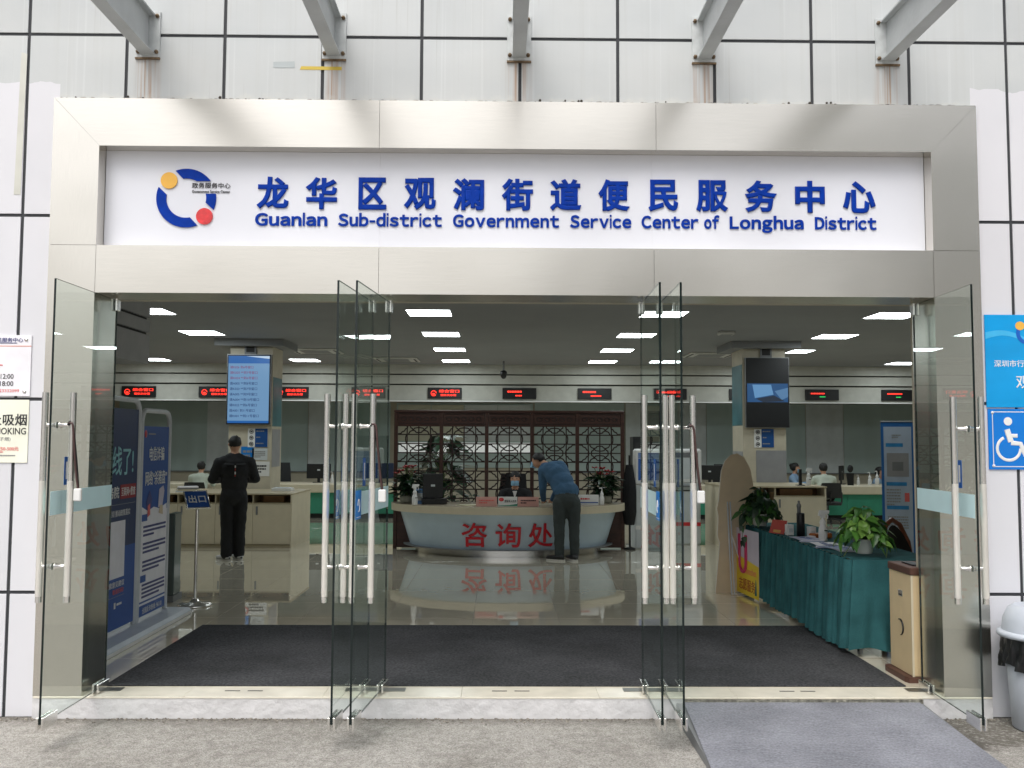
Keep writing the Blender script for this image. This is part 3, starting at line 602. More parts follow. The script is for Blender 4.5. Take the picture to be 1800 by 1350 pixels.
text('深圳市行政服务大厅', .46, .046, M_WHITE, n3, (.285, -.0135, .295), depth=.001, bold=.004); text('观澜', .20, .088, M_WHITE, n3, (.30, -.0135, .172), depth=.001, bold=.004)
n4 = thing('access_sign', 'blue wheelchair access sign on the right wall', 'sign', (3.262, YP - .001, 1.485))
B('plate', M_WB, n4, 0, .42, -.008, 0, 0, .405, b=.001)
rp_ = [(.03, .02), (.39, .02), (.39, .385), (.03, .385)]
for (a, b_) in ((0, 1), (1, 2), (2, 3), (3, 0)):
    MB().tube([(rp_[a][0], -.0085, rp_[a][1]), (rp_[b_][0], -.0085, rp_[b_][1])], .003, 5).build('border', M_WHITE, n4)
for z in (.025, .38): MB().lathe([(0, 0), (.010, 0), (.010, .003), (0, .006)], 12).build('screw_cap', M_WHITE, n4, (.03, -.008, z)).rotation_euler = (R(90), 0, 0)
wc = MB()
wc.prism([(.133 + .028 * math.cos(k / 20 * math.tau), .322 + .028 * math.sin(k / 20 * math.tau)) for k in range(20)], -.0102, -.0085); wc.build('head', M_WHITE, n4)
MB().tube([(.150, -.009, .185), (.125, -.009, .268)], .020, 8).build('figure_back', M_WHITE, n4); MB().tube([(.145, -.0091, .225), (.195, -.0091, .225)], .013, 8).build('figure_arm', M_WHITE, n4)
MB().tube([(.150, -.0092, .178), (.215, -.0092, .172), (.245, -.0092, .095), (.27, -.0092, .10)], .016, 8).build('figure_leg', M_WHITE, n4)
MB().tube([(.135 + .078 * math.cos(R(115 + 245 * k / 24)), -.0093, .140 + .078 * math.sin(R(115 + 245 * k / 24))) for k in range(25)], .010, 8).build('wheel', M_WHITE, n4)
for o in n4.children:
    if o.name.startswith(('figure', 'wheel', 'border')): o.scale.y = .12; o.location.y = -.0072
# ---- white rubbish bin at the right wall
rb = thing('litter_bin', 'white plastic litter bin with black liner by the right wall', 'litter bin', (3.47, -.42, GZ), R(-8))
M_BINW = mat('bin_white', S(190, 196, 206), .38, 0, .08, (3, 3, 3))
MB().lathe([(.20, 0), (.215, .01), (.232, .30), (.245, .55), (.0, .56)], 28, sy=.85).build('body', M_BINW, rb)
bag = MB()
def bfn(u, v):
    a = u * math.tau; w_ = .018 * math.sin(a * 23 + 5 * v) * (v) + .010 * math.sin(a * 41 + 2) * v
    r = .262 + .005 * v + w_; return (r * math.cos(a), r * .86 * math.sin(a), .585 - v * (.19 + .02 * math.sin(a * 7)))
bag.grid(bfn, 140, 8).build('liner', mat('bag_black', S(26, 27, 29), .28, 0, .2, (20, 20, 20), .8, (30, 30, 12)), rb)
MB().lathe([(.262, .585), (.285, .575), (.292, .59), (.285, .605), (.262, .612)], 28, sy=.86).build('rim', M_BINW, rb)
hood = MB()
hood.lathe([(.262, .612), (.255, .68), (.225, .745), (.19, .77)], 28, sy=.86); hood.build('lid', M_BINW, rb)
MB().lathe([(.188, .768), (.18, .74), (.0, .735)], 28, sy=.86).build('flap', M_DARK, rb)

# ================================================================ HALL FITTINGS
def ceiling_light(x, y, label, sub=1.0):
    t_ = thing('ceiling_light', label, 'ceiling light', (x, y, CEIL), 0, 'square ceiling light panels')
    f = MB()
    for a in ((-.30, .30, -.30, -.288), (-.30, .30, .288, .30), (-.30, -.288, -.288, .288), (.288, .30, -.288, .288)): f.box(a[0], a[1], a[2], a[3], -.010, -.0005)
    f.build('frame', M_WHITE, t_); MB().add([(-.2875, -.2875, -.006), (-.2875, .2875, -.006), (.2875, .2875, -.006), (.2875, -.2875, -.006)], [(0, 1, 2, 3)]).build('diffuser', M_LIGHT, t_)
LY = [5.961 + 2.4663 * k for k in range(4)]; rows = ['nearest', 'second nearest', 'third', 'farthest']
for k, y in enumerate(LY):
    ceiling_light(-.97, y, f'lit ceiling panel, {rows[k]} in the column left of the hall middle')
    ceiling_light(2.19, y, f'lit ceiling panel, {rows[k]} in the column right of the hall middle')
    ceiling_light((-4.75, -4.82, -4.22, -4.22)[k], y, f'lit ceiling panel, {rows[k]} in the column over the left pillar')
    ceiling_light((5.3, 5.42, 5.58, 5.6)[k], y, f'lit ceiling panel, {rows[k]} in the column over the right pillar')
    if k > 0:
        ceiling_light(-7.47, y, f'lit ceiling panel {"beside the left bulkhead" if k == 1 else rows[k]} at the far left of the hall')
        ceiling_light(8.72, y, f'lit ceiling panel {"behind the right glass door" if k == 1 else rows[k]} at the far right of the hall')
M_AC = mat('ac_white', S(200, 200, 196), .5)
def ac(x, y, label):
    t_ = thing('air_conditioner', label, 'air conditioner', (x, y, CEIL), 0, 'ceiling cassette air conditioners')
    B('panel', M_AC, t_, -.45, .45, -.45, .45, -.03, -.0005, b=.01); B('grille', M_GREY, t_, -.26, .26, -.26, .26, -.036, -.0305)
    for a in ((-.36, .36, -.41, -.37), (-.36, .36, .37, .41)): B('louvre', M_DARK, t_, *a, -.033, -.0305)
    for a in ((-.41, -.37, -.36, .36), (.37, .41, -.36, .36)): B('louvre', M_DARK, t_, *a, -.033, -.0305)
ac(4.1, 11.6, 'ceiling air conditioner left of the right pillar'); ac(-3.55, 8.35 + 2.9, 'ceiling air conditioner right of the left pillar'); ac(-2.2, 13.0, 'ceiling air conditioner near the left window counters')
t_ = thing('ceiling_speaker', 'small square ceiling unit between the middle and right lights', 'speaker', (3.52, 7.9, CEIL)); B('case', M_AC, t_, -.12, .12, -.1, .1, -.05, -.0005, b=.01); B('grille', M_GREY, t_, -.09, .09, -.07, .07, -.053, -.0505)
cc = thing('security_camera', 'dark dome camera hanging from a pole at the hall middle', 'camera', (.055, 13.4, CEIL))
MB().tube([(0, 0, -.001), (0, 0, -.22)], .02, 10).build('pole', M_GREY, cc); MB().lathe([(.03, -.2), (.07, -.22), (.075, -.30), (.065, -.31), (.06, -.34), (.035, -.375), (0, -.385)], 18).build('dome', M_BLACK, cc)
# LED window signs
led_names = ['first', 'second', 'third', 'fourth', 'fifth', 'sixth', 'seventh', 'eighth', 'ninth', 'tenth', 'last']
for k, x in enumerate((-8.2, -6.463, -4.751, -3.009, -1.277, .42, 2.134, 3.851, 5.598, 7.335, 9.089)):
    s_ = thing('led_sign', f'red lit counter display on the soffit, {led_names[k]} from the left' if k < 9 else f'display with red and green lines on the soffit, {led_names[k]} from the left', 'led sign', (x, 14.5, 2.745), 0, 'lit window number displays')
    B('case', M_BLACK, s_, -.385, .385, -.05, -.001, -.125, .125, b=.006)
    if k in (5, 6, 7):
        bars(1, .58, .07, M_LEDR, s_, (.02, -.052, .04), seed=k + 70); bars(1, .34, .05, M_LEDR, s_, (.08, -.052, -.05), seed=k + 80)
    elif k < 9:
        text('综合窗口', .46, .07, M_LEDR, s_, (.10, -.052, .045), depth=.002); text('请依次办理', .36, .05, M_LEDR, s_, (.08, -.052, -.045), depth=.002)
        MB().tube([(-.25 + .058 * math.cos(a / 12 * math.tau), -.052, -.005 + .058 * math.sin(a / 12 * math.tau)) for a in range(12)], .008, 5).build('emblem', M_LEDR, s_); B('emblem', M_LEDR, s_, -.275, -.225, -.054, -.051, -.04, .0)
    else:
        bars(1, .56, .05, M_LEDR, s_, (.02, -.052, .03), seed=k); bars(1, .28, .035, M_LEDG, s_, (.08, -.052, -.045), seed=k + 4)
# pillars
M_PIL = mat('pillar_beige', S(196, 188, 168), .5); M_PILT = mat('pillar_teal', S(76, 128, 138), .3, 0, .25, (2, 2, 2)); M_PGR = mat('poster_grey', S(150, 150, 152), .4)
def pillar(x0, x1, y0, label):
    p = thing('pillar', label, 'pillar', ((x0 + x1) / 2, y0, 0)); w_ = (x1 - x0) / 2
    B('shaft', M_PIL, p, -w_, w_, 0, .7, 0, CEIL - .12); B('capital', M_CEIL, p, -w_ - .22, w_ + .22, -.2, .9, CEIL - .119, CEIL - .001); return p
pl = pillar(-4.66, -3.93, 9.45, 'left hall pillar carrying the blue queue screen'); pr = pillar(4.16, 4.90, 9.38, 'right hall pillar carrying the dark screen')
B('side_panel', M_PILT, pl, .3655, .372, .04, .66, 1.9, 2.75); B('side_panel', M_PGR, pl, .3655, .371, .05, .6, 1.2, 1.85); B('side_panel', M_PILT, pr, -.378, -.3705, .02, .68, 1.95, 3.0); B('side_panel', M_PGR, pr, -.378, -.3705, .02, .68, .9, 1.5)
def screen(x, y, z0, label, w_=.74, h=1.19):
    s_ = thing('display_screen', label, 'screen', (x, y, z0))
    B('housing', M_BLACK, s_, -w_ / 2, w_ / 2, -.085, -.005, 0, h, b=.006); B('bezel', mat('bezel_steel', S(150, 152, 154), .35, .7), s_, -w_ / 2 - .006, w_ / 2 + .006, -.078, -.012, -.006, h + .006)
    B('bracket', M_GREY, s_, -.12, .12, -.005, .05, .3, .9); B('bracket', M_GREY, s_, -.10, .10, -.02, .0, h + .01, h + .28); B('bracket_window', M_DARK, s_, -.07, .07, -.024, -.0205, h + .05, h + .25); return s_
sl = screen(-4.312, 9.44, 1.93, 'lit blue queue screen on the left pillar')
def emis(n, c, e): return mat(n, (.02, .02, .02), .2, 0, 0, emit=c, es=e)
M_SB = emis('screen_blue', S(126, 172, 216)[:3], .55); M_SH = emis('screen_header', S(40, 110, 190)[:3], .55); M_ST = emis('screen_text', S(40, 70, 130)[:3], .45); M_ST2 = emis('screen_text_red', S(150, 80, 130)[:3], .5); M_SW = emis('screen_white', S(190, 214, 236)[:3], .7)
B('picture', M_SB, sl, -.35, .35, -.0865, -.0855, .06, 1.04); B('picture', M_SH, sl, -.35, .35, -.0865, -.0855, 1.04, 1.17); B('picture', M_SH, sl, -.35, .35, -.0865, -.0855, .02, .06)
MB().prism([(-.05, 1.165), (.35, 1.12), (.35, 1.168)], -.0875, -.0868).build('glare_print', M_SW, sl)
rowsq = ['请K026 到6号窗口', '请K025 **到7号窗口', '请K024 **到6号窗口', '请A005 **到8号窗口', '请K023 **到7号窗口', '请A005 **到9号窗口', '请A004 **到10号窗口', '请K022 **到6号窗口', '请A001 到11号窗口', '请K001 **到11号窗口']
for k, r_ in enumerate(rowsq):
    wv_ = .04 * len(r_) * .9; text(r_, wv_, .05, M_ST2 if k < 3 else M_ST, sl, (-.32 + wv_ / 2, -.088, .975 - k * .0925), name='queue_line', depth=.001, bold=.008)
sr = screen(4.565, 9.37, 1.915, 'dark screen showing a laptop picture on the right pillar')
B('picture', emis('pic_blue', S(58, 108, 164)[:3], .42), sr, -.35, .35, -.0865, -.0855, .43, .75)
MB().prism([(-.26, .73), (-.22, .50), (.10, .56), (.06, .73)], -.0885, -.087).build('picture_laptop', emis('pic_lap', S(120, 176, 228)[:3], .5), sr); MB().prism([(-.20, .49), (-.08, .43), (.30, .445), (.11, .545)], -.0886, -.0871).build('picture_keyboard', emis('pic_key', S(70, 86, 110)[:3], .25), sr)
MB().prism([(.12, .62), (.35, .68), (.35, .52), (.24, .47)], -.0885, -.087).build('picture_paper', emis('pic_pap', S(110, 158, 206)[:3], .45), sr)
M_SBL = mat('plate_blue', S(26, 78, 142), .4)
def rules_sign(x, y, z, label):
    t_ = thing('rules_sign', label, 'sign', (x, y, z)); B('plate', M_WHITE, t_, -.17, .17, -.008, -.001, -.16, .16); B('plate', M_SBL, t_, -.045, .168, -.0095, -.0085, -.158, .158)
    for k in range(3):
        z_ = -.105 + k * .105; MB().tube([(-.108 + .032 * math.cos(a / 12 * math.tau), -.010, z_ + .032 * math.sin(a / 12 * math.tau)) for a in range(13)], .005, 5).build('pictogram', M_BLK, t_); B('pictogram', M_BLK, t_, -.125, -.09, -.0105, -.009, z_ - .012, z_ + .012); bars(1, .17, .035, M_PG, t_, (.06, -.0105, z_ + .01), seed=k)
rules_sign(-4.16, 9.449, 1.70, 'small blue and white rules sign below the blue queue screen'); rules_sign(4.52, 9.379, 1.73, 'small blue and white rules sign below the dark screen')
def sheet(x, y, z, w_, h, m_, label, nm='poster', txt=None, red=False):
    t_ = thing(nm, label, 'poster', (x, y, z)); B('sheet', m_, t_, -w_ / 2, w_ / 2, -.004, -.001, -h / 2, h / 2)
    if txt: bars(txt, w_ * .7, h * .6, M_PG if not red else M_BLK, t_, (0, -.006, 0), seed=int(h * 100))
    return t_
sheet(-4.33, 9.449, 1.43, .22, .24, M_STICK, 'blue square poster on the left pillar beside the man in black', txt=2); sheet(-4.12, 9.449, 1.42, .26, .20, M_BLINDW, 'pale landscape certificate on the left pillar', txt=4); t_ = sheet(-4.13, 9.449, 1.17, .36, .25, M_WHITE, 'white stop notice low on the left pillar', txt=3, red=True)
MB().tube([(-.18 + .05 * math.cos(a / 12 * math.tau), -.008, .05 + .05 * math.sin(a / 12 * math.tau)) for a in range(13)], .01, 6).build('red_ring', M_RED, t_)
sheet(4.64, 9.379, 1.22, .52, .60, M_PGR, 'large grey sheet on the right pillar below the rules sign')
# back wall: blinds, window
bz = [(.84, 3.1, 'g'), (-9.5, -7.3, 'g'), (-7.33, -6.2, 'w'), (-6.2, -4.8, 'g'), (-4.8, -4.4, 'w'), (-4.4, -2.75, 'g'), (3.12, 3.55, 'w'), (3.55, 4.45, 'g'), (4.45, 5.15, 'w'), (5.15, 7.65, 'g'), (7.65, 8.6, 'w'), (8.6, 10.9, 'g')]
bl = ['grey green blind behind the right half of the wooden lattice', 'leftmost grey green blind on the back wall', 'white blind behind the left standing banners', 'grey green blind left of the left pillar', 'narrow white blind right of the left pillar', 'grey green blind behind the left glass doors', 'narrow white blind right of the wooden lattice', 'narrow grey green blind behind the right glass doors', 'white blind left of the right pillar', 'wide grey green blind behind the right pillar', 'white blind right of the right pillar', 'rightmost grey green blind on the back wall']
for (x0, x1, k), lb in zip(bz, bl):
    t_ = thing('roller_blind', lb, 'blind', ((x0 + x1) / 2, 16.59, .9), 0, 'blinds on the back wall'); w_ = (x1 - x0) / 2 - .006
    nn = max(6, int(w_ * 30)); MB().grid(lambda u, v: (-w_ + 2 * w_ * u, -.03 - .006 * math.sin(u * nn), v * 1.72), nn * 2, 2).build('fabric', M_BLINDG if k == 'g' else M_BLINDW, t_); B('bottom_bar', M_GREY, t_, -w_, w_, -.045, -.02, -.025, .0)
bw = thing('back_window', 'bright window strip behind the wooden lattice', 'window', (-1.1, 16.59, 1.0))
B('frame', M_BLINDG, bw, -1.5, 1.9, -.05, -.001, 0, 1.6); M_DAY = mat('daylit_pane', (.8, .8, .8), .3, 0, 0, emit=(.95, 1, .98), es=.26)
for k in range(4): B('pane', M_DAY, bw, -1.44 + k * .83, -1.44 + k * .83 + .78, -.053, -.0505, .36, .62)
for k in range(4): B('blind_panel', M_BLINDW if k > 1 else mat('blind_cream', S(196, 194, 176), .8), bw, -1.46 + k * .83, -1.46 + k * .83 + .81, -.075, -.055, .66, 1.56)
# service counters
def counter(x0, x1, label):
    c = thing('service_counter', label, 'counter', ((x0 + x1) / 2, 13.45, 0)); w_ = (x1 - x0) / 2
    n_ = max(2, int(round(2 * w_ / 1.6)))
    for k in range(n_): B('front_panel', M_GREENC, c, -w_ + 2 * w_ * k / n_ + .003, -w_ + 2 * w_ * (k + 1) / n_ - .003, 0, .04, .10, .545)
    B('plinth', M_DARK, c, -w_, w_, .06, .7, 0, .10); B('worktop', M_BEIGE, c, -w_ - .02, w_ + .02, -.12, .75, .55, .74, b=.02); B('end_panel', M_BEIGE, c, -w_ - .012, -w_ - .001, .0, .7, 0, .545); B('end_panel', M_BEIGE, c, w_ + .001, w_ + .012, .0, .7, 0, .545); return c
counter(-9.6, -2.2, 'long green fronted service counter at the left of the hall'); counter(3.1, 10.4, 'long green fronted service counter at the right of the hall')
# low cabinets with open shelf
def cabinet(x0, x1, y0, y1, h, n_, label, mirror=False):
    c = thing('storage_cabinet', label, 'cabinet', ((x0 + x1) / 2, y0, 0)); w_ = (x1 - x0) / 2; d = y1 - y0
    B('top', M_BEIGED, c, -w_ - .01, w_ + .01, -.012, d, h - .022, h); B('side', M_BEIGE, c, -w_, -w_ + .022, 0, d, 0, h - .0225); B('side', M_BEIGE, c, w_ - .022, w_, 0, d, 0, h - .0225)
    B('back', M_SHELF, c, -w_ + .023, w_ - .023, .36, .38, .05, h - .023); B('shelf', M_BEIGED, c, -w_ + .023, w_ - .023, .002, .36, h - .165, h - .147); B('plinth', M_BEIGED, c, -w_ + .023, w_ - .023, .012, .30, 0, .05)
    for k in range(n_):
        a = -w_ + .023 + (2 * w_ - .046) * k / n_; b_ = -w_ + .023 + (2 * w_ - .046) * (k + 1) / n_
        dr = B('door', M_BEIGE, c, a + .002, b_ - .002, -.004, .014, .055, h - .168, b=.002)
        hx_ = a + .05 if (k % 2) else a + .06
        B('handle', M_GREY, dr, hx_, hx_ + .028, -.02, -.005, h - .33, h - .20, b=.004)
        if k: B('divider', M_BEIGED, c, a - .009, a + .009, .003, .359, h - .147, h - .023)
        bxr = random.Random(k + int(h * 10)); B('stored_box', mat('box_brown', S(150, 116, 84), .8), c, a + .12, b_ - .14, .16, .34, h - .147, h - .05)
    return c
cabinet(-5.6, -3.235, 8.03, 9.40, .835, 4, 'beige cabinet with open shelf behind the man in black'); cabinet(3.49, 5.085, 8.0, 9.36, .975, 2, 'beige cabinet with open shelf behind the green table')
# ================================================================ PEOPLE
def person(label, loc, rz, prims, mats, voxel=.014, smooth=5):
    mb = MB()
    for p in prims:
        if p[0] == 'c':
            _, a, r0, b_, r1, mi = p; mb.tube([a, b_], [r0, r1], 14); mb.ball(a, r0, 14); mb.ball(b_, r1, 14)
        else: mb.ball(p[1], p[2], 18)
    me0 = mb.mesh('raw', []); o = bpy.data.objects.new('raw', me0); col.objects.link(o)
    rm_ = o.modifiers.new('r', 'REMESH'); rm_.mode = 'VOXEL'; rm_.voxel_size = voxel
    sm_ = o.modifiers.new('s', 'SMOOTH'); sm_.factor = .5; sm_.iterations = smooth
    dg = bpy.context.evaluated_depsgraph_get(); me = bpy.data.meshes.new_from_object(o.evaluated_get(dg)); bpy.data.objects.remove(o)
    n = len(me.polygons); c = np.empty(n * 3); me.polygons.foreach_get('center', c); c = c.reshape(-1, 3)
    best = np.full(n, 1e9); mi = np.zeros(n, int)
    for p in prims:
        if p[0] == 'c':
            a, b_ = np.array(p[1]), np.array(p[3]); ab = b_ - a; t_ = np.clip(((c - a) @ ab) / max(ab @ ab, 1e-9), 0, 1)
            d = np.linalg.norm(c - (a + t_[:, None] * ab), axis=1) - (p[2] + t_ * (p[4] - p[2])); k = p[5]
        else:
            r = np.array(p[2]); d = (np.linalg.norm((c - np.array(p[1])) / r, axis=1) - 1) * r.min(); k = p[3]
        s_ = d < best; best[s_] = d[s_]; mi[s_] = k
    from mathutils import noise as mn
    folds = voxel <= .014
    skinv = set(v for p, k in zip(me.polygons, mi) if k == 2 for v in p.vertices)
    for v in (me.vertices if folds else ()):
        if v.index in skinv: continue
        q = v.co; d = mn.noise(Vector((q.x * 9, q.y * 9, q.z * 14 + q.x * 6))) * .007 + mn.noise(Vector((q.x * 22, q.y * 22, q.z * 30))) * .003
        v.co = q + v.normal * d
    me.materials.clear()
    for m_ in mats: me.materials.append(m_)
    me.polygons.foreach_set('material_index', mi); me.polygons.foreach_set('use_smooth', [True] * n); me.update()
    root = thing('person', label, 'person', loc, rz); link('body', me, root); return root
def hairmesh(root, c, r, cut=None, seed=0, nm='hair', m_=None):
    rn = random.Random(seed); mb = MB(); mb.ball(c, r, 20)
    keep = []; 
    mb.v = [(x * 1 + rn.gauss(0, .003), y + rn.gauss(0, .003), z + rn.gauss(0, .003)) for x, y, z in mb.v]
    if cut:
        idx = [i for i, f in enumerate(mb.f) if cut(*[sum(mb.v[k][a] for k in f) / len(f) for a in range(3)])]
        mb.f = [mb.f[i] for i in idx]; mb.sm = [True] * len(mb.f); mb.mi = [0] * len(mb.f)
    return mb.build(nm, m_ or M_HAIR, root)
def shoe(root, x, y, m_, ang=0, sole=M_SHOEW, sgn=1):
    sh = MB()
    def prof(u, v):
        a = v * math.tau; L_ = .28; w_ = .048 * (.8 + .35 * math.sin(min(1, u * 1.2 + .1) * math.pi)) * (1 if 0 < u < 1 else .35); h_ = (.085 - .045 * u) * (1 if 0 < u < 1 else .4)
        return (w_ * math.cos(a), (u - .3) * L_ * sgn, .018 + h_ * .5 + h_ * .5 * math.sin(a))
    sh.grid(prof, 10, 12); s_ = sh.build('shoe', m_, root, (x, y, 0), ang)
    MB().prismz([(.05 * math.cos(k / 16 * math.tau) * (1.0), (.075 + .145 * math.sin(k / 16 * math.tau) - .03) * sgn) for k in range(16)], 0.001, .022).build('sole', sole, s_)
def hand(prims, p, d, side, mi, s=1.0):
    """palm and five fingers: wrist p, pointing d, palm normal roughly down"""
    d = Vector(d).normalized(); up_ = Vector((0, 0, 1)); x = d.cross(up_); x = x.normalized() if x.length > .1 else Vector((1, 0, 0)); p = Vector(p); n_ = x.cross(d)
    c = p + d * .05 * s; prims.append(('c', tuple(p), .025 * s, tuple(c), .030 * s, mi)); prims.append(('c', tuple(c + x * .02), .02 * s, tuple(c - x * .02), .02 * s, mi))
    for k, L_ in enumerate((.062, .075, .07, .055)):
        b_ = c + x * (.030 - .02 * k) * side + d * .03; m1 = b_ + d * L_ * .55 + n_ * .004; e_ = m1 + d * L_ * .35 - n_ * .022
        prims.append(('c', tuple(b_), .0105 * s, tuple(m1), .010 * s, mi)); prims.append(('c', tuple(m1), .010 * s, tuple(e_), .009 * s, mi))
    b_ = p + x * .025 * side + d * .02; prims.append(('c', tuple(b_), .012 * s, tuple(b_ + x * .035 * side + d * .035), .011 * s, mi))
M_JBLK = mat('jacket_black', S(24, 25, 28), .8, 0, .15, (8, 8, 8), .9, (12, 12, 8)); M_PBLK = mat('trousers_black', S(22, 23, 26), .85, 0, .15, (8, 8, 8), .9, (12, 12, 5))
M_SHB = mat('shirt_blue', S(62, 98, 130), .85, 0, .12, (7, 7, 7), 1.0, (11, 14, 6)); M_PGREY = mat('trousers_grey', S(56, 64, 64), .85, 0, .12, (7, 7, 7), .9, (11, 14, 5))
M_SHW = mat('jacket_white', S(196, 204, 190), .85, 0, .08, (7, 7, 7), .5, (16, 16, 10)); M_SHLB = mat('shirt_light_blue', S(132, 160, 190), .85, 0, .1, (7, 7, 7), .4, (16, 16, 10)); M_MASK = mat('mask_blue', S(140, 186, 214), .8); M_SHOEG = mat('shoe_grey', S(196, 196, 194), .7)
# man in black, back to the camera
pr_ = [('c', (-.09, .0, .84), .105, (-.085, .02, .48), .085, 1), ('c', (-.085, .02, .48), .085, (-.085, -.01, .09), .078, 1), ('c', (.09, 0, .84), .105, (.085, .02, .48), .085, 1), ('c', (.085, .02, .48), .085, (.085, .02, .09), .078, 1),
       ('e', (0, 0, .90), (.185, .13, .16), 0), ('e', (0, .0, 1.08), (.185, .125, .22), 0), ('e', (0, -.01, 1.25), (.205, .13, .20), 0), ('c', (-.14, 0, 1.36), .085, (.14, 0, 1.36), .085, 0), ('c', (-.06, 0, 1.40), .08, (.06, 0, 1.40), .08, 0),
       ('c', (-.205, 0, 1.345), .082, (-.285, .02, 1.12), .068, 0), ('c', (-.285, .02, 1.12), .068, (-.16, .27, 1.10), .05, 0), ('c', (.205, 0, 1.345), .082, (.285, .02, 1.12), .068, 0), ('c', (.285, .02, 1.12), .068, (.16, .27, 1.10), .05, 0),
       ('c', (0, .005, 1.38), .055, (0, .02, 1.52), .052, 2), ('e', (0, .03, 1.60), (.076, .092, .108), 2), ('c', (-.075, .03, 1.585), .014, (-.086, .02, 1.60), .016, 2), ('c', (.075, .03, 1.585), .014, (.086, .02, 1.60), .016, 2)]
hand(pr_, (-.15, .28, 1.10), (.5, .7, .1), 1, 2); hand(pr_, (.15, .28, 1.10), (-.5, .7, .1), -1, 2)
man1 = person('man in black jacket and trousers standing with his back turned', (-3.70, 6.53, 0), R(20), pr_, [M_JBLK, M_PBLK, M_SKIN])
hairmesh(man1, (0, .022, 1.628), (.088, .102, .098), lambda x, y, z: not (y > .06 and z < 1.66) and z > 1.555, 1)
shoe(man1, -.09, .0, M_SHOEG, R(35)); shoe(man1, .085, .03, M_SHOEG, R(20))
M_JPR = mat('jacket_print_grey', S(60, 63, 68), .8); M_JPB = mat('jacket_print_red', S(150, 52, 48), .8)
bp_ = MB()
for s_ in (-1, 1): bp_.prism([(s_ * a, b_) for a, b_ in ((.01, 1.335), (.13, 1.345), (.15, 1.33), (.10, 1.315), (.01, 1.32))], -.144, -.11)
bp_.build('back_print', M_JPR, man1)
for z0, z1, m_ in ((1.28, 1.31, M_WHITE), (1.235, 1.275, M_JPB), (1.19, 1.225, M_WHITE), (1.16, 1.185, M_JPB)): B('back_print', m_, man1, -.007, .007, -.148, -.12, z0, z1)
# man in blue shirt leaning over the desk
pr_ = [('c', (-.09, .06, .80), .105, (-.10, .03, .46), .080, 1), ('c', (-.10, .03, .46), .080, (-.10, .0, .10), .066, 1), ('c', (.105, .06, .80), .105, (.11, .04, .46), .080, 1), ('c', (.11, .04, .46), .080, (.115, .02, .10), .066, 1),
       ('e', (.005, .08, .83), (.185, .14, .15), 1), ('e', (-.0, .11, .97), (.185, .13, .14), 0), ('e', (-.05, .17, 1.07), (.175, .135, .17), 0), ('e', (-.11, .24, 1.18), (.185, .135, .17), 0), ('c', (-.28, .34, 1.27), .085, (-.07, .28, 1.30), .09, 0), ('e', (-.16, .29, 1.25), (.18, .14, .13), 0),
       ('c', (-.31, .34, 1.25), .078, (-.315, .40, 1.0), .058, 0), ('c', (-.315, .40, 1.0), .058, (-.30, .52, .82), .042, 0), ('c', (-.03, .32, 1.28), .075, (-.06, .48, 1.04), .058, 0), ('c', (-.06, .48, 1.04), .058, (-.16, .58, .82), .042, 0),
       ('c', (-.24, .36, 1.30), .055, (-.34, .44, 1.36), .052, 2), ('e', (-.385, .48, 1.375), (.085, .092, .105), 2), ('c', (-.43, .52, 1.33), .03, (-.43, .53, 1.30), .028, 2), ('c', (-.33, .43, 1.36), .014, (-.325, .42, 1.375), .016, 2)]
hand(pr_, (-.30, .52, .81), (.05, .8, -.25), 1, 2); hand(pr_, (-.16, .58, .81), (-.2, .8, -.25), -1, 2)
man2 = person('man in blue shirt and grey trousers leaning over the enquiry desk', (.925, 6.58, 0), 0, pr_, [M_SHB, M_PGREY, M_SKIN])
hairmesh(man2, (-.375, .465, 1.405), (.096, .102, .092), lambda x, y, z: z > 1.372 - (x + .375) * .5 and not (x < -.43 and z < 1.40), 2)
MB().prism([(-.05, -.035), (.03, -.05), (.045, .03), (-.03, .045)], -.02, .02).build('face_mask', M_MASK, man2, (-.445, .49, 1.318), R(40))
shoe(man2, -.11, -.01, M_BLACK, R(62)); shoe(man2, .10, .0, M_BLACK, R(25))
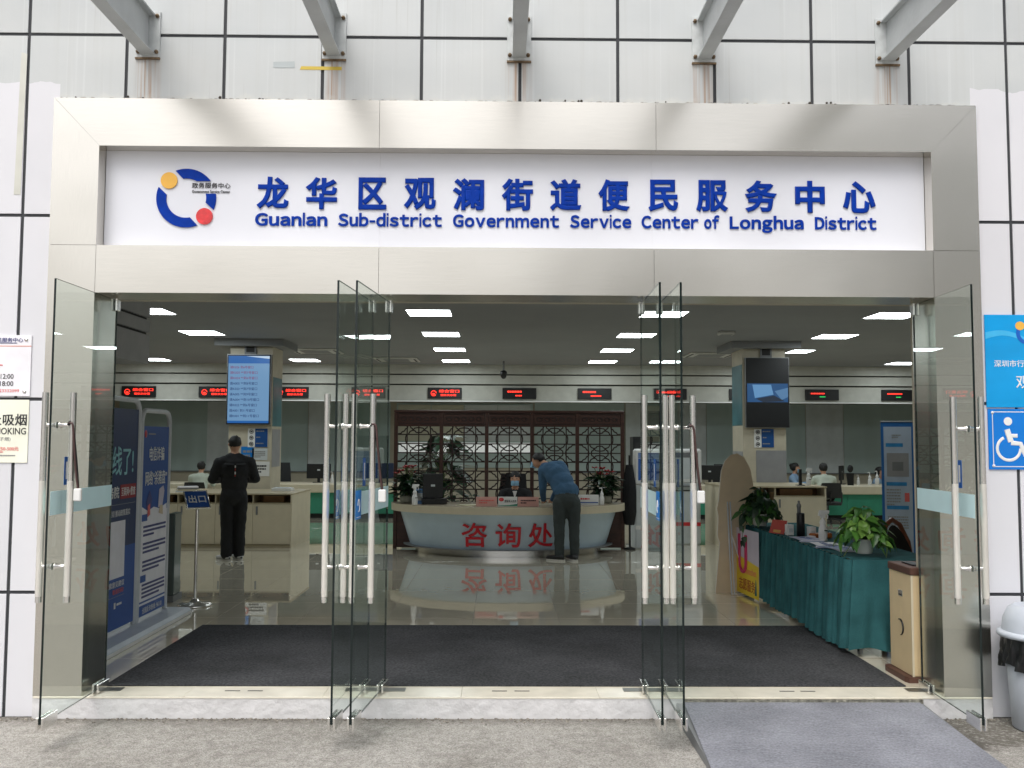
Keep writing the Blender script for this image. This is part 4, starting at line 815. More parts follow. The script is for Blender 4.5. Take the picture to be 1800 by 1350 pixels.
# seated people
def seated(label, loc, rz, top_m, leg_m, hair='short', mask=True, lean=0.0, armsfwd=True, voxel=.018):
    h = 1.10; l_ = lean
    p = [('c', (-.09, 0, .52), .10, (-.10, -.40, .53), .075, 1), ('c', (-.10, -.40, .53), .075, (-.10, -.38, .10), .055, 1), ('c', (.09, 0, .52), .10, (.10, -.40, .53), .075, 1), ('c', (.10, -.40, .53), .075, (.10, -.38, .10), .055, 1),
         ('e', (0, 0, .58), (.175, .13, .13), 0), ('e', (0, -.02 - l_ * .3, .72), (.165, .115, .17), 0), ('e', (0, -.03 - l_ * .7, .84), (.18, .115, .14), 0), ('c', (-.13, -.02 - l_, .90), .07, (.13, -.02 - l_, .90), .07, 0),
         ('c', (-.19, -.02 - l_, .885), .066, (-.235, -.12 - l_, .73), .052, 0), ('c', (-.235, -.12 - l_, .73), .052, (-.12, -.36 - l_, .775), .036, 0), ('c', (.19, -.02 - l_, .885), .066, (.235, -.12 - l_, .73), .052, 0), ('c', (.235, -.12 - l_, .73), .052, (.12, -.36 - l_, .775), .036, 0),
         ('c', (0, -.03 - l_, .92), .048, (0, -.05 - l_, 1.03), .046, 2), ('e', (0, -.07 - l_, h), (.074, .09, .105), 2), ('c', (0, -.155 - l_, h - .01), .012, (0, -.165 - l_, h - .022), .013, 2)]
    hand(p, (-.12, -.36 - l_, .785), (.3, -.9, 0), -1, 2, .9); hand(p, (.12, -.36 - l_, .785), (-.3, -.9, 0), 1, 2, .9)
    r_ = person(label, loc, rz, p, [top_m, leg_m, M_SKIN], voxel, 4)
    cy = -.06 - l_
    if hair == 'short': hairmesh(r_, (0, cy + .006, h + .025), (.086, .10, .096), lambda x, y, z: (z > h + .045) or (y > cy + .005 and z > h - .06), 5)
    else:
        hairmesh(r_, (0, cy + .012, h + .022), (.09, .105, .102), lambda x, y, z: (z > h + .04) or (y > cy - .01), 6)
        if hair == 'long': MB().lathe([(.04, -.16), (.075, -.10), (.088, .0), (.06, .08)], 14, (0, cy + .05, h - .03), sy=.75).build('hair', M_HAIR, r_)
        if hair == 'bun': MB().ball((0, cy + .09, h + .06), .045, 12).build('hair', M_HAIR, r_)
    for s_ in (-1, 1): MB().ball((s_ * .03, -.147 - l_, h + .012), (.011, .008, .006), 8).build('eye', M_BLK, r_)
    if mask:
        MB().grid(lambda u, v: ((u - .5) * .12, -.176 - l_ + .16 * abs(u - .5) ** 1.6 + .02 * abs(v - .5), h - .092 + .075 * v), 8, 4).build('face_mask', M_MASK, r_)
    return r_
w0 = seated('woman in dark suit and blue mask seated behind the enquiry desk', (.23, 7.66, -.01), R(-4), M_JBLK, M_PBLK, 'bun', lean=.08)
MB().prism([(-.035, .93), (.0, .82), (.035, .93)], -.232, -.225).build('shirt_collar', M_WHITE, w0)
seated('person in pale shirt seated at the left service counter', (-6.22, 12.75, .0), R(180), M_SHW, M_PBLK, 'short', False, lean=.05, voxel=.02)
seated('man in white jacket seated at the right counter, back turned', (6.72, 12.6, .02), R(176), M_SHW, M_PBLK, 'short', False, lean=.10, voxel=.02)
seated('masked woman in light blue shirt behind the right counter, beside the white jacket', (6.62, 14.42, -.02), R(62), M_SHLB, M_PBLK, 'bun', voxel=.02)
seated('masked woman in light blue shirt behind the counter near the right banner', (8.45, 14.42, -.10), R(48), M_SHLB, M_PBLK, 'long', lean=.10, voxel=.02)
# chairs
def office_chair(label, loc, rz, seat=.45, top=.95):
    c = thing('office_chair', label, 'chair', loc, rz, 'black office chairs')
    B('seat', M_BLACK, c, -.24, .24, -.24, .24, seat - .07, seat - .0, b=.02)
    MB().grid(lambda u, v: ((u - .5) * .46 * (1 - .15 * v * v), .27 - .07 * math.cos((u - .5) * 2.4) + .05 * v, seat + .08 + v * (top - seat - .08)), 8, 6).build('backrest', M_BLACK, c)
    MB().tube([(0, .22, seat - .04), (0, .27, seat + .2)], .02, 8).build('back_bar', M_BLACK, c); MB().tube([(0, 0, .10), (0, 0, seat - .07)], .028, 10).build('column', M_GREY, c)
    for k in range(5):
        a = k / 5 * math.tau + .3; MB().tube([(0, 0, .11), (.27 * math.cos(a), .27 * math.sin(a), .075)], .018, 8).build('base_arm', M_BLACK, c); MB().ball((.27 * math.cos(a), .27 * math.sin(a), .03), (.03, .03, .03), 8).build('castor', M_BLACK, c)
    for s_ in (-1, 1): MB().tube([(s_ * .25, .18, seat - .03), (s_ * .28, .12, seat + .18), (s_ * .28, -.10, seat + .2)], .016, 8).build('armrest', M_BLACK, c)
    return c
office_chair('black office chair under the woman at the enquiry desk', (.14, 7.72, 0), R(-12), .45, 1.16)
office_chair('black chair under the man in the white jacket', (6.72, 12.58, 0), R(180), .45, .84); office_chair('black chair under the person at the left counter', (-6.22, 12.73, 0), R(180), .45, .80)
office_chair('empty black chair behind the left counter, right of the pillar', (-5.0, 14.6, 0), R(10), .46, 1.15); office_chair('empty black chair behind the right counter, left of the pillar', (5.1, 14.6, 0), R(-8), .46, 1.15); office_chair('empty black chair behind the counter, left of the blind middle', (6.1, 14.95, 0), 0, .48, 1.22)
office_chair('black chair under the woman beside the white jacket', (6.62, 14.45, 0), R(62), .43, .80); office_chair('black chair under the woman near the right banner', (8.45, 14.45, 0), R(48), .36, .72)
# counter equipment
def monitor(label, loc, rz, w_=.52, h=.32, m_=M_BLACK, lit=False):
    t_ = thing('monitor', label, 'monitor', loc, rz); B('case', m_, t_, -w_ / 2, w_ / 2, -.02, .02, .09, .09 + h, b=.006); B('stand', m_, t_, -.03, .03, -.01, .02, .01, .12); B('foot', m_, t_, -.12, .12, -.08, .08, .0005, .012); B('sticker', M_BLINDW, t_, -.03, .03, -.0225, -.0205, .26, .29)
    return t_
monitor('black monitor on the left counter, right of the pillar', (-3.98, 13.85, .74), R(4)); monitor('black monitor on the right counter, left of the pillar', (4.6, 13.85, .74), R(-6)); monitor('dark monitor on the counter by the white jacket', (7.55, 13.95, .74), R(60), .45)
monitor('dark monitor on the left counter behind the glass doors', (-2.65, 13.9, .74), R(0), .6, .34, mat('monitor_navy', S(30, 44, 72), .4))
def spray(label, loc, rz=0, s=1.0, trigger=True, group=None):
    t_ = thing('spray_bottle' if trigger else 'pump_bottle', label, 'bottle', loc, rz, group)
    MB().lathe([(.0, .001), (.036 * s, .001), (.040 * s, .01 * s), (.040 * s, .10 * s), (.036 * s, .125 * s), (.026 * s, .14 * s), (.026 * s, .155 * s), (.032 * s, .17 * s), (.022 * s, .195 * s), (.014 * s, .205 * s), (.014 * s, .22 * s), (0, .22 * s)], 16).build('bottle', M_WHITE, t_)
    hd = MB()
    if trigger:
        hd.box(-.02 * s, .02 * s, -.018 * s, .018 * s, .215 * s, .245 * s); hd.prism([(-.042 * s, .235 * s), (.055 * s, .255 * s), (.06 * s, .285 * s), (-.03 * s, .285 * s)], -.016 * s, .016 * s); hd.build('nozzle', M_WHITE, t_)
        MB().tube([(.035 * s, 0, .255 * s), (.05 * s, 0, .235 * s), (.046 * s, 0, .205 * s)], .006 * s, 6).build('trigger', M_WHITE, t_); B('label_print', M_LEAFD, t_, -.005 * s, .032 * s, -.0425 * s, -.0405 * s, .095 * s, .105 * s)
    else:
        hd.tube([(0, 0, .22 * s), (0, 0, .275 * s)], .008 * s, 8); hd.tube([(0, 0, .275 * s), (-.045 * s, 0, .27 * s)], .008 * s, 8); hd.build('pump', M_WHITE, t_)
    return t_
spray('white spray bottle on the right cabinet top', (4.93, 8.35, .975), 0, .95); spray('pale pump bottle on the right counter by the white bottles', (7.75, 13.5, .74), 0, .8, False); spray('white pump bottle on the right counter near the woman', (8.0, 13.5, .74), 0, 1.0, False); spray('white pump bottle on the counter next to the woman near the banner', (8.2, 13.6, .74), 0, 1.1, False)
spray('white pump bottle on the left counter in front of the monitor', (-3.62, 13.5, .74), 0, .9, False); spray('small white pump bottle on the right counter, left of the pillar', (4.25, 13.6, .74), 0, .7, False)
t_ = thing('paper_tray', 'white paper tray on the left cabinet top', 'tray', (-3.55, 8.75, .835)); B('tray', M_WHITE, t_, -.16, .16, -.1, .1, .001, .05, b=.004); B('paper', M_BLINDW, t_, -.13, .13, -.08, .08, .0505, .058)
ls = thing('figure_display', 'dark figure shaped display standing on the right counter', 'display', (7.55, 13.42, .74)); MB().prism([(-.06, 0), (.06, 0), (.07, .26), (-.09, .27)], -.02, .02).build('stand', M_BLACK, ls); MB().ball((.0, 0, .36), (.065, .03, .085), 14).build('head', M_BLACK, ls)
rk = thing('door_rack', 'black metal rack of items at the right cabinet edge', 'rack', (4.78, 8.3, .975)); B('upright', M_BLACK, rk, -.02, .02, -.02, .02, .001, .26); B('foot', M_BLACK, rk, -.06, .06, -.06, .06, .0005, .012)
for x_, y_, z_, lb in ((-8.4, 13.6, .74, 'stack of pale folders on the left counter behind the banners'), (-3.0, 13.55, .74, 'small stack of folders on the left counter by the navy monitor'), (9.0, 13.6, .74, 'stack of folders at the far right of the counter'), (5.7, 13.6, .74, 'stack of folders on the right counter beside the pillar'), (-5.0, 8.4, .835, 'stack of folders on the left cabinet beside the man in black')):
    t_ = thing('folder_stack', lb, 'folders', (x_, y_, z_), R(x_ * 37 % 30))
    for k in range(4): B('folder', (M_BLINDW, M_BEIGE, M_GREY, M_NW)[k], t_, -.15 + .01 * k, .15 + .008 * k, -.11, .10 + .006 * k, .001 + k * .022, .021 + k * .022)
# ================================================================ LATTICE SCREEN AND ENQUIRY DESK
lt = thing('lattice_screen', 'carved brown wooden lattice screen of five panels behind the enquiry desk', 'screen', (.135, 8.0, 0))
PW = .706; X0 = -2.5 * PW
for k in range(6): B('post', M_WOOD, lt, X0 + k * PW - .028, X0 + k * PW + .028, -.035, .035, 0, 2.10, b=.004)
B('cornice', M_WOOD, lt, X0 - .03, -X0 + .03, -.042, .042, 2.101, 2.14, b=.006)
head = MB(); W2 = PW / 2 - .03
head.box(-W2, W2, -.018, .018, 1.90, 2.10)
carv = MB(); rnc = random.Random(5)
for k in range(5):
    x = -W2 * .72 + k * W2 * .36
    carv.tube([(x + .045 * math.cos(a / 8 * math.tau), -.020, 2.0 + .028 * math.sin(a / 8 * math.tau)) for a in range(8)], .008, 5); carv.tube([(x - .04, -.020, 2.02), (x, -.022, 2.035), (x + .04, -.020, 1.98)], .007, 5)
carv.tube([(-W2 + .02, -.02, 1.925), (W2 - .02, -.02, 1.925)], .008, 5); carv.tube([(-W2 + .02, -.02, 2.08), (W2 - .02, -.02, 2.08)], .008, 5)
low = MB().box(-W2, W2, -.02, .02, .02, .62)
def ogee(cx, cz, r, n=10):
    """eight-lobed cloud ring"""
    pts = []
    for q in range(4):
        for k in range(n * 2):
            a = q * math.pi / 2 + k / (n * 2) * math.pi / 2; t_ = abs(k / (n * 2) - .5) * 2
            rr = r * (1.0 + .0 * t_) * (1 / max(abs(math.cos(a)), abs(math.sin(a)))) ** .25
            if t_ < .42: rr *= .86
            elif t_ < .55: rr *= .95
            pts.append((cx + rr * math.cos(a), -.0, cz + rr * math.sin(a) * .86))
    return pts + pts[:1]
lat = MB(); Z0, Z1 = .63, 1.90
for fx in (.22, .5, .78): lat.box(-W2 + 2 * W2 * fx - .009, -W2 + 2 * W2 * fx + .009, -.012, .012, Z0, Z1)
nz = 9
for k in range(1, nz): z = Z0 + (Z1 - Z0) * k / nz; lat.box(-W2, W2, -.0105, .0105, z - .009, z + .009)
step = (Z1 - Z0) / nz * 3
def clip_tube(pts):
    run = []
    for p in pts:
        if -W2 <= p[0] <= W2 and Z0 <= p[2] <= Z1: run.append(p)
        else:
            if len(run) > 1: lat.tube(run, .0105, 6)
            run = []
    if len(run) > 1: lat.tube(run, .0105, 6)
for k in range(5):
    z = Z1 - .0 - k * step; clip_tube(ogee(0, z - step / 2, .205)); clip_tube(ogee(-W2, z, .15)); clip_tube(ogee(W2, z, .15)); clip_tube(ogee(0, z, .13))
lm, hm, cm, wm = lat.mesh('lattice', M_WOODD), head.mesh('head_panel', M_WOOD), carv.mesh('carving', M_WOODD), low.mesh('lower_panel', M_WOOD)
for k in range(5):
    x = X0 + (k + .5) * PW; link('lattice', lm, lt, (x, 0, 0)); h_ = link('head_panel', hm, lt, (x, 0, 0)); link('carving', cm, h_); link('lower_panel', wm, lt, (x, 0, 0))
    B('rail', M_WOOD, lt, x - W2, x + W2, -.022, .022, 1.885, 1.905)
# curved desk
dk = thing('enquiry_desk', 'curved pale blue enquiry desk with red characters and cream top', 'desk', (.12, 7.88, 0))
def arc(a, b_, z, n=40): return [(a * math.cos(math.pi + math.pi * k / n), b_ * math.sin(math.pi + math.pi * k / n), z) for k in range(n + 1)]
def band(a0, b0, z0, a1, b1, z1, nm, m_, n=60):
    mb = MB(); l0, l1 = arc(a0, b0, z0, n), arc(a1, b1, z1, n); mb.add(l0 + l1, [(k, k + 1, n + 2 + k, n + 1 + k) for k in range(n)], True); return mb.build(nm, m_, dk)
band(1.42, .98, 0, 1.42, .98, .105, 'kick_plate', mat('kick_steel', (.55, .55, .54), .25, 1, .05, (3, 3, 20)))
MB().prismz([(p[0], p[1]) for p in arc(1.60, 1.09, 0)], .104, .112).build('base_rim', M_GREY, dk)
band(1.50, 1.03, .112, 1.66, 1.10, .62, 'front_panel', M_DESKF)
top = MB(); top.prismz([(p[0], p[1]) for p in arc(1.79, 1.19, 0, 60)], .618, .722); top.build('worktop', M_BEIGE, dk)
MB().prismz([(p[0], p[1]) for p in arc(1.77, 1.17, 0, 60)], .7225, .727).build('top_sheet', mat('desk_top_stone', S(172, 160, 140), .25, 0, .1, (6, 6, 6)), dk)
for ch, x, wd in zip('咨询处', (-.488, -.006, .457), (.375, .362, .36)):
    z = .325; s_ = (z - .112) / (.62 - .112); a, b_ = 1.50 + .16 * s_, 1.03 + .07 * s_
    yy = -b_ * math.sqrt(1 - (x / a) ** 2); sl_ = math.atan2(b_ * b_ * x, -a * a * yy)
    text(ch, wd, .345, M_DTEXT, dk, (x, yy - .016, z), name='character', depth=.02, bold=.012, rot=(R(8), 0, sl_))
def card(label, x, y, z, w_, h, m_, kind):
    t_ = thing('tent_card', label, 'sign', (x, y, z)); B('plate', m_, t_, -w_ / 2, w_ / 2, -.006, .0, .003, h); B('foot', m_, t_, -w_ / 2, w_ / 2, -.003, .08, .0005, .003)
    if kind == 'pink': bars(2, w_ * .72, h * .5, M_RP if x < 0 else M_BLK, t_, (0, -.0075, h * .5), seed=int(x * 100) + 60)
    if kind == 'green':
        text('退役军人优先', w_ * .62, h * .26, M_BLK, t_, (w_ * .14, -.0075, h * .55), depth=.001, bold=.01); MB().prism([(-w_ / 2, .008), (w_ / 2, .008), (w_ / 2, h * .28), (w_ * .1, h * .16), (-w_ / 2, h * .1)], -.0072, -.0062).build('band', M_GREENC, t_); MB().ball((-w_ * .33, -.007, h * .72), (w_ * .13, .0015, h * .2), 12).build('emblem', M_RED, t_)
    if kind == 'white': bars(1, w_ * .8, h * .3, M_RED, t_, (0, -.0075, h * .6), seed=9); B('band', M_NAVY, t_, -w_ / 2 + .01, w_ / 2 - .01, -.0072, -.0062, h * .18, h * .28)
ZT = .7272; M_PINK = mat('card_pink', S(222, 168, 158), .6)
card('left pink card on the enquiry desk front edge', -.20, 6.92, ZT, .30, .135, M_PINK, 'pink'); card('white and green card between two pink cards on the enquiry desk', .105, 6.88, ZT, .275, .14, M_WHITE, 'green'); card('right pink card on the enquiry desk front edge', .40, 6.92, ZT, .30, .135, M_PINK, 'pink'); card('white card with red line at the right of the enquiry desk', 1.30, 7.27, ZT, .30, .15, M_WHITE, 'white')
mn = monitor('large black monitor at the left of the enquiry desk, seen from behind', (-1.0, 7.32, ZT), R(10), .30, .36)
B('printer', M_BLACK, mn, -.16, .2, -.10, .14, .013, .085)
spray('white spray bottle at the left of the enquiry desk', (-1.25, 7.15, ZT), R(20), 1.05); spray('white pump bottle at the right of the enquiry desk', (1.50, 7.30, ZT), 0, .9, False)
t_ = thing('leaflet_box', 'blue leaflet box beside the spray bottle on the enquiry desk', 'box', (-1.16, 7.42, ZT)); B('box', mat('box_blue', S(90, 130, 180), .5), t_, -.1, .1, -.04, .04, .0005, .22, b=.003); B('print', M_BLINDW, t_, -.085, .085, -.0415, -.0405, .05, .16)
t_ = thing('paper_stack', 'loose pale papers on the enquiry desk left of the pink card', 'papers', (-.50, 7.02, ZT))
for k in range(4): MB().prismz([(-.14, -.06), (.1, -.08), (.13, .05), (-.11, .07)], .0006 + k * .003, .003 + k * .003).build('paper', mat('paper_pale', S(206, 200, 170), .7), t_, (k * .012, k * .008, 0), R(8 * k - 12))
for xk, lb in ((-1.75, 'wire'),): pass
# ---- plants
def leaf_mesh(nm, L_, W_, m_, droop=.25, fold=.18, heart=True):
    def fn(u, v):
        w_ = W_ * (math.sin(math.pi * min(1, v ** .62)) if heart else math.sin(math.pi * v ** .8)) * (1 - .1 * v)
        x = (u - .5) * 2 * w_; y = L_ * v - (heart and (abs(u - .5) * 2) ** 2 * L_ * .14 * (1 - v) or 0); z = -droop * L_ * v * v + abs(u - .5) * 2 * fold * w_ + .02 * L_ * math.sin(v * 9)
        return (x, y, z)
    return MB().grid(fn, 4, 7).mesh(nm, m_)
POT = [leaf_mesh('leaf', .115, .042, m_, d, .35) for m_ in M_LEAF for d in (.25, .5)]
def pothos(label, loc, n, rx, rz_, leafset, seed, scale=1.0, trail=True, pot_r=.085):
    rn = random.Random(seed); p = thing('potted_plant', label, 'plant', loc)
    MB().lathe([(.0, .001), (pot_r * .72, .001), (pot_r * .76, .01), (pot_r * .78, .012), (pot_r * .98, pot_r * 1.25), (pot_r * 1.06, pot_r * 1.27), (pot_r * 1.06, pot_r * 1.4), (pot_r * .95, pot_r * 1.4), (pot_r * .9, pot_r * 1.25), (0, pot_r * 1.22)], 28).build('pot', M_POT, p)
    MB().lathe([(0, pot_r * 1.23), (pot_r * .89, pot_r * 1.255)], 16).build('soil', mat('soil', S(50, 40, 32), .9), p)
    st_ = MB(); zb = pot_r * 1.3
    for k in range(n):
        a = rn.uniform(0, math.tau); q = rn.random() ** .55; rr = rx * q * rn.uniform(.75, 1.0); zt_ = zb + rz_ * (1 - q ** 1.7) * rn.uniform(.5, 1.0) + .03 - .06 * q * rn.random() - (.07 if q > .85 and rn.random() < .5 else 0)
        e_ = Vector((rr * math.cos(a), rr * math.sin(a), zt_)); zmin = .02 if math.hypot(e_.x, e_.y) > pot_r * 1.3 else zb + .02
        e_.z = max(e_.z, zmin + .05, zb - .01 if rn.random() < .85 else 0)
        b_ = Vector((math.cos(a) * pot_r * .5 * q, math.sin(a) * pot_r * .5 * q, zb - .03)); mid = (b_ + e_) / 2 + Vector((0, 0, .05 + .06 * q))
        st_.tube([b_, mid, e_], .0025 * scale, 5)
        lo = link('leaf', rn.choice(leafset), p, e_, rot=(rn.uniform(-.9, .25) - .35 * q, rn.uniform(-.5, .5), a - math.pi / 2 + rn.uniform(-.7, .7))); s_ = scale * rn.uniform(.65, 1.15); lo.scale = (s_, s_, s_)
    if trail:
        pts = [Vector((-pot_r * .8, -pot_r * .5, zb)), Vector((-pot_r * 1.5, -pot_r * .9, zb - .02)), Vector((-pot_r * 2.2, -pot_r * .6, -.02)), Vector((-pot_r * 2.25, -pot_r * .4, -.12)), Vector((-pot_r * 2.1, -pot_r * .35, -.20))]
        st_.tube(pts, .003, 5)
        for k, q in enumerate(pts[1:]):
            for j in range(2):
                lo = link('leaf', rn.choice(leafset), p, q + Vector((rn.gauss(0, .012), rn.gauss(-.015, .01), rn.gauss(0, .02))), rot=(rn.uniform(-1.3, -.8), rn.uniform(-.4, .4), math.pi + rn.uniform(-.9, .9))); s_ = .55 * rn.uniform(.7, 1.1); lo.scale = (s_, s_, s_)
    so_ = st_.build('stems', M_STEM, p); so_['kind'] = 'stuff'; return p
TZ = .765
pothos('bright green pothos in white pot on the near end of the green table', (2.95, 1.18, TZ), 170, .215, .25, POT, 11, .88)
POTD = [leaf_mesh('leaf', .125, .046, m_, d, .3) for m_ in (M_LEAF[2], M_LEAFD) for d in (.3, .6)]
fp = pothos('dark green pothos on the far end of the green table', (2.80, 3.62, TZ), 120, .23, .27, POTD, 12, 1.0, True, .09)
MB().tube([(.12, -.02, .1), (.125, -.02, .36)], .022, 10).build('moss_pole', mat('moss', S(120, 96, 64), .9, 0, .3, (30, 30, 30)), fp)
# big plant behind the lattice
bp2 = thing('tall_plant', 'tall dark broad leaved plant behind the wooden lattice', 'plant', (-.95, 8.62, 0))
MB().lathe([(0, .001), (.17, .001), (.22, .36), (.235, .38), (.21, .38), (0, .34)], 24).build('pot', M_POT, bp2)
BIGL = leaf_mesh('leaf', .36, .12, M_LEAFD, .3, .2, False); rn = random.Random(4); sb = MB()
sb.tube([(0, 0, .3), (.03, 0, 1.0), (.0, .02, 1.7)], [.022, .016, .008], 8)
for k in range(80):
    z = .65 + 1.12 * (k / 80); a = k * 2.4 + rn.uniform(-.4, .4); rr = (.10 + .42 * (1 - (z - .75) / 1.1)) * rn.uniform(.5, 1.0)
    e_ = Vector((rr * math.cos(a), rr * math.sin(a) * .6, z + rn.uniform(-.05, .08))); sb.tube([(0, 0, z - .15), tuple(e_)], .005, 5)
    lo = link('leaf', BIGL, bp2, e_, rot=(rn.uniform(-.7, .35), rn.uniform(-.3, .3), a - math.pi / 2)); s_ = rn.uniform(.6, 1.0); lo.scale = (s_, s_, s_)
sb.build('stem', M_STEM, bp2)
def flower_pot(label, loc, seed):
    p = thing('flower_pot', label, 'plant', loc, 0, 'red flower pots on the enquiry desk'); rn = random.Random(seed)
    MB().lathe([(0, .001), (.085, .001), (.11, .04), (.112, .10), (.095, .12), (.085, .115), (0, .11)], 24).build('pot', mat('pot_stone', S(170, 172, 160), .5, 0, .15, (12, 12, 12)), p)
    BL = _fl.setdefault('l', leaf_mesh('leaf', .19, .048, M_LEAFD, .6, .25, False)); st_ = MB()
    for k in range(150):
        a = rn.uniform(0, math.tau); z = rn.uniform(.10, .40); r0 = rn.uniform(.01, .15); lo = link('leaf', BL, p, (r0 * math.cos(a), r0 * math.sin(a), z), rot=(rn.uniform(.0, 1.1), rn.uniform(-.3, .3), a - math.pi / 2)); s_ = rn.uniform(.6, 1.05); lo.scale = (s_, s_, s_)
    for k in range(9):
        a = rn.uniform(0, math.tau); e_ = Vector((rn.uniform(.05, .17) * math.cos(a), rn.uniform(.05, .17) * math.sin(a), rn.uniform(.42, .55))); st_.tube([(0, 0, .1), tuple(e_)], .005, 5)
        f = MB()
        for j in range(6):
            b_ = j / 6 * math.tau; f.grid(lambda u, v: ((.028 * math.sin(math.pi * v) * (u - .5) * 1.6) * math.cos(b_ + 1.57) + v * .07 * math.cos(b_), (.028 * math.sin(math.pi * v) * (u - .5) * 1.6) * math.sin(b_ + 1.57) + v * .07 * math.sin(b_), .03 * v * v), 2, 3)
        f.build('flower', M_FLOWER, p, e_)
    st_.build('stems', M_STEM, p)
_fl = {}
flower_pot('red flowering plant at the left end of the enquiry desk', (-1.40, 7.52, ZT), 21); flower_pot('red flowering plant at the right end of the enquiry desk', (1.58, 7.66, ZT), 22)
# ---- kiosks and things right of the desk
def kiosk(label, loc, rz, m2):
    k = thing('self_service_kiosk', label, 'kiosk', loc, rz); B('cabinet', M_BLINDW, k, -.28, .28, -.12, .2, .001, 1.0, b=.02); B('screen_housing', M_WHITE, k, -.30, .30, -.14, -.02, .98, 1.55, b=.03)
    B('screen', emis('kiosk_blue', S(50, 96, 165)[:3], .28) if m2 is M_WHITE else M_BLINDW, k, -.24, .24, -.1415, -.1405, 1.06, 1.40); B('screen', emis('kiosk_pale', S(120, 150, 200)[:3], .22) if m2 is M_WHITE else M_GREY, k, -.24, .24, -.1415, -.1405, 1.405, 1.49); B('slot', M_DARK, k, -.15, .15, -.123, -.1205, .86, .88); B('band', m2, k, -.28, .28, -.1225, -.1205, .30, .36); B('keyboard', M_GREY, k, -.2, .2, -.2, -.12, .93, .955); return k
kiosk('white self service kiosk with blue screen right of the enquiry desk', (2.36, 8.15, 0), R(8), M_WHITE); kiosk('white kiosk with a red band behind the right glass doors', (2.98, 8.75, 0), R(-4), M_RED)
ct = thing('hanging_coat', 'black coat hanging on a stand at the right end of the lattice', 'coat', (2.0, 7.93, 0))
def coatf(u, v):
    a = u * math.tau; r = .05 + .05 * math.sin(min(1, v * 1.8) * math.pi / 2) - .03 * max(0, v - .8) * 5; return (r * 1.0 * math.cos(a) * (1 + .12 * math.sin(a * 7)), r * 1.2 * math.sin(a), 1.30 - v * .92)
MB().grid(coatf, 40, 14).build('coat', M_JBLK, ct); MB().tube([(0, 0, .02), (0, 0, 1.45)], .016, 8).build('stand_pole', M_BLACK, ct); MB().lathe([(0, .001), (.09, .001), (.09, .02), (.02, .04), (0, .045)], 16).build('stand_foot', M_BLACK, ct)
tw = thing('tower_box', 'dark boxed appliance behind the kiosk by the lattice', 'appliance', (2.55, 9.6, 0)); B('case', M_BLACK, tw, -.25, .25, 0, .4, .001, 1.75, b=.01); B('door', M_DARK, tw, -.22, .22, -.006, -.001, .1, 1.65)

# ================================================================ RIGHT FOREGROUND: TABLE AND ITS THINGS
tb = thing('folding_table', 'long table on castors under a green cloth inside the right doorway', 'table', (2.76, .92, 0))
B('tabletop', M_BEIGE, tb, .02, .66, .02, 3.26, .715, .74)
for (x, y) in ((.07, .08), (.60, .08), (.07, 1.64), (.07, 3.18), (.60, 3.18)):
    B('leg', M_GREY, tb, x - .02, x + .02, y - .02, y + .02, .07, .714)
    wl = MB(); wl.tube([(x - .012, y, .0335), (x + .012, y, .0335)], .032, 16); w_ = wl.build('castor', mat('castor_grey', S(150, 152, 150), .5), tb); MB().tube([(x - .014, y, .0335), (x + .014, y, .0335)], .012, 10).build('hub', M_DARK, w_)
tc_ = thing('tablecloth', 'pleated dark green tablecloth draped over the long table', 'tablecloth', (2.76, .92, 0))
def clothtop(u, v): return (-.005 + .70 * u, -.005 + 3.30 * v, .745 + .0015 * math.sin(u * 9) * math.sin(v * 31))
MB().grid(clothtop, 10, 40).build('top', M_CLOTH, tc_)
rc = random.Random(9); NP = 36; jit = [rc.uniform(-.8, .8) for _ in range(NP + 2)]; wd_ = [rc.uniform(.55, 1.5) for _ in range(NP)]; cum = [0]; [cum.append(cum[-1] + q / sum(wd_)) for q in wd_]; amp = [rc.uniform(.6, 1.25) for _ in range(NP + 2)]
def skirt(u, v):
    k = min(NP - 1, max(q for q in range(NP) if cum[q] <= u + 1e-9)); ph = (u - cum[k]) / (cum[k + 1] - cum[k]); fold = amp[k] * (abs(math.sin(math.pi * min(1, max(0, ph * 1.25 + jit[k] * .12 * v)))) ** .55); out = -.004 - (.040 + .020 * v) * fold - .02 * v
    return (out, 3.295 - 3.30 * u, .745 - v * (.70 + .012 * math.sin(u * 17)))
MB().grid(skirt, NP * 16, 10).build('skirt', M_CLOTH, tc_)
def endskirt(u, v):
    c1 = math.exp(-((u - .06) / .06) ** 2); f = .5 * math.sin(u * 15 + 1.2 * v) + .35 * math.sin(u * 31 + 2 + v) + .6 * math.exp(-((u - .25 - .12 * v) / .05) ** 2)
    out = -.006 - .035 * v - .03 * v * f - .01 * v * c1; return (-.004 - .07 * v * (1 - u) + u * .70, out, .745 - v * (.685 - .015 * math.sin(u * 9)))
MB().grid(endskirt, 90, 14).build('end_drape', M_CLOTH, tc_)
# volunteer poster hung on the table front
ps = thing('volunteer_poster', 'white and yellow volunteer poster hung on the far end of the green cloth', 'poster', (2.652, 3.66, .0), R(-84))
M_PYEL = mat('poster_yellow', S(238, 206, 40), .4); M_PLAV = mat('poster_lavender', S(206, 198, 212), .4); M_MAG = mat('poster_magenta', S(196, 44, 96), .4)
ph_ = .70; pw_ = .74
B('sheet', M_PLAV, ps, -pw_ / 2, pw_ / 2, -.004, 0, .02, .02 + ph_); MB().prism([(-pw_ / 2, .02), (pw_ / 2, .02), (pw_ / 2, .36), (-pw_ / 2, .44)], -.0052, -.0042).build('yellow_field', M_PYEL, ps)
MB().tube([(-.16, -.006, .66)] + [(-.16, -.006, .42)] + [(-.065 + .095 * math.cos(math.pi + k / 12 * math.pi), -.006, .38 + .12 * math.sin(math.pi + k / 12 * math.pi)) for k in range(13)] + [(.03, -.006, .42), (.03, -.006, .66)], .022, 6).build('letter_u', M_MAG, ps)
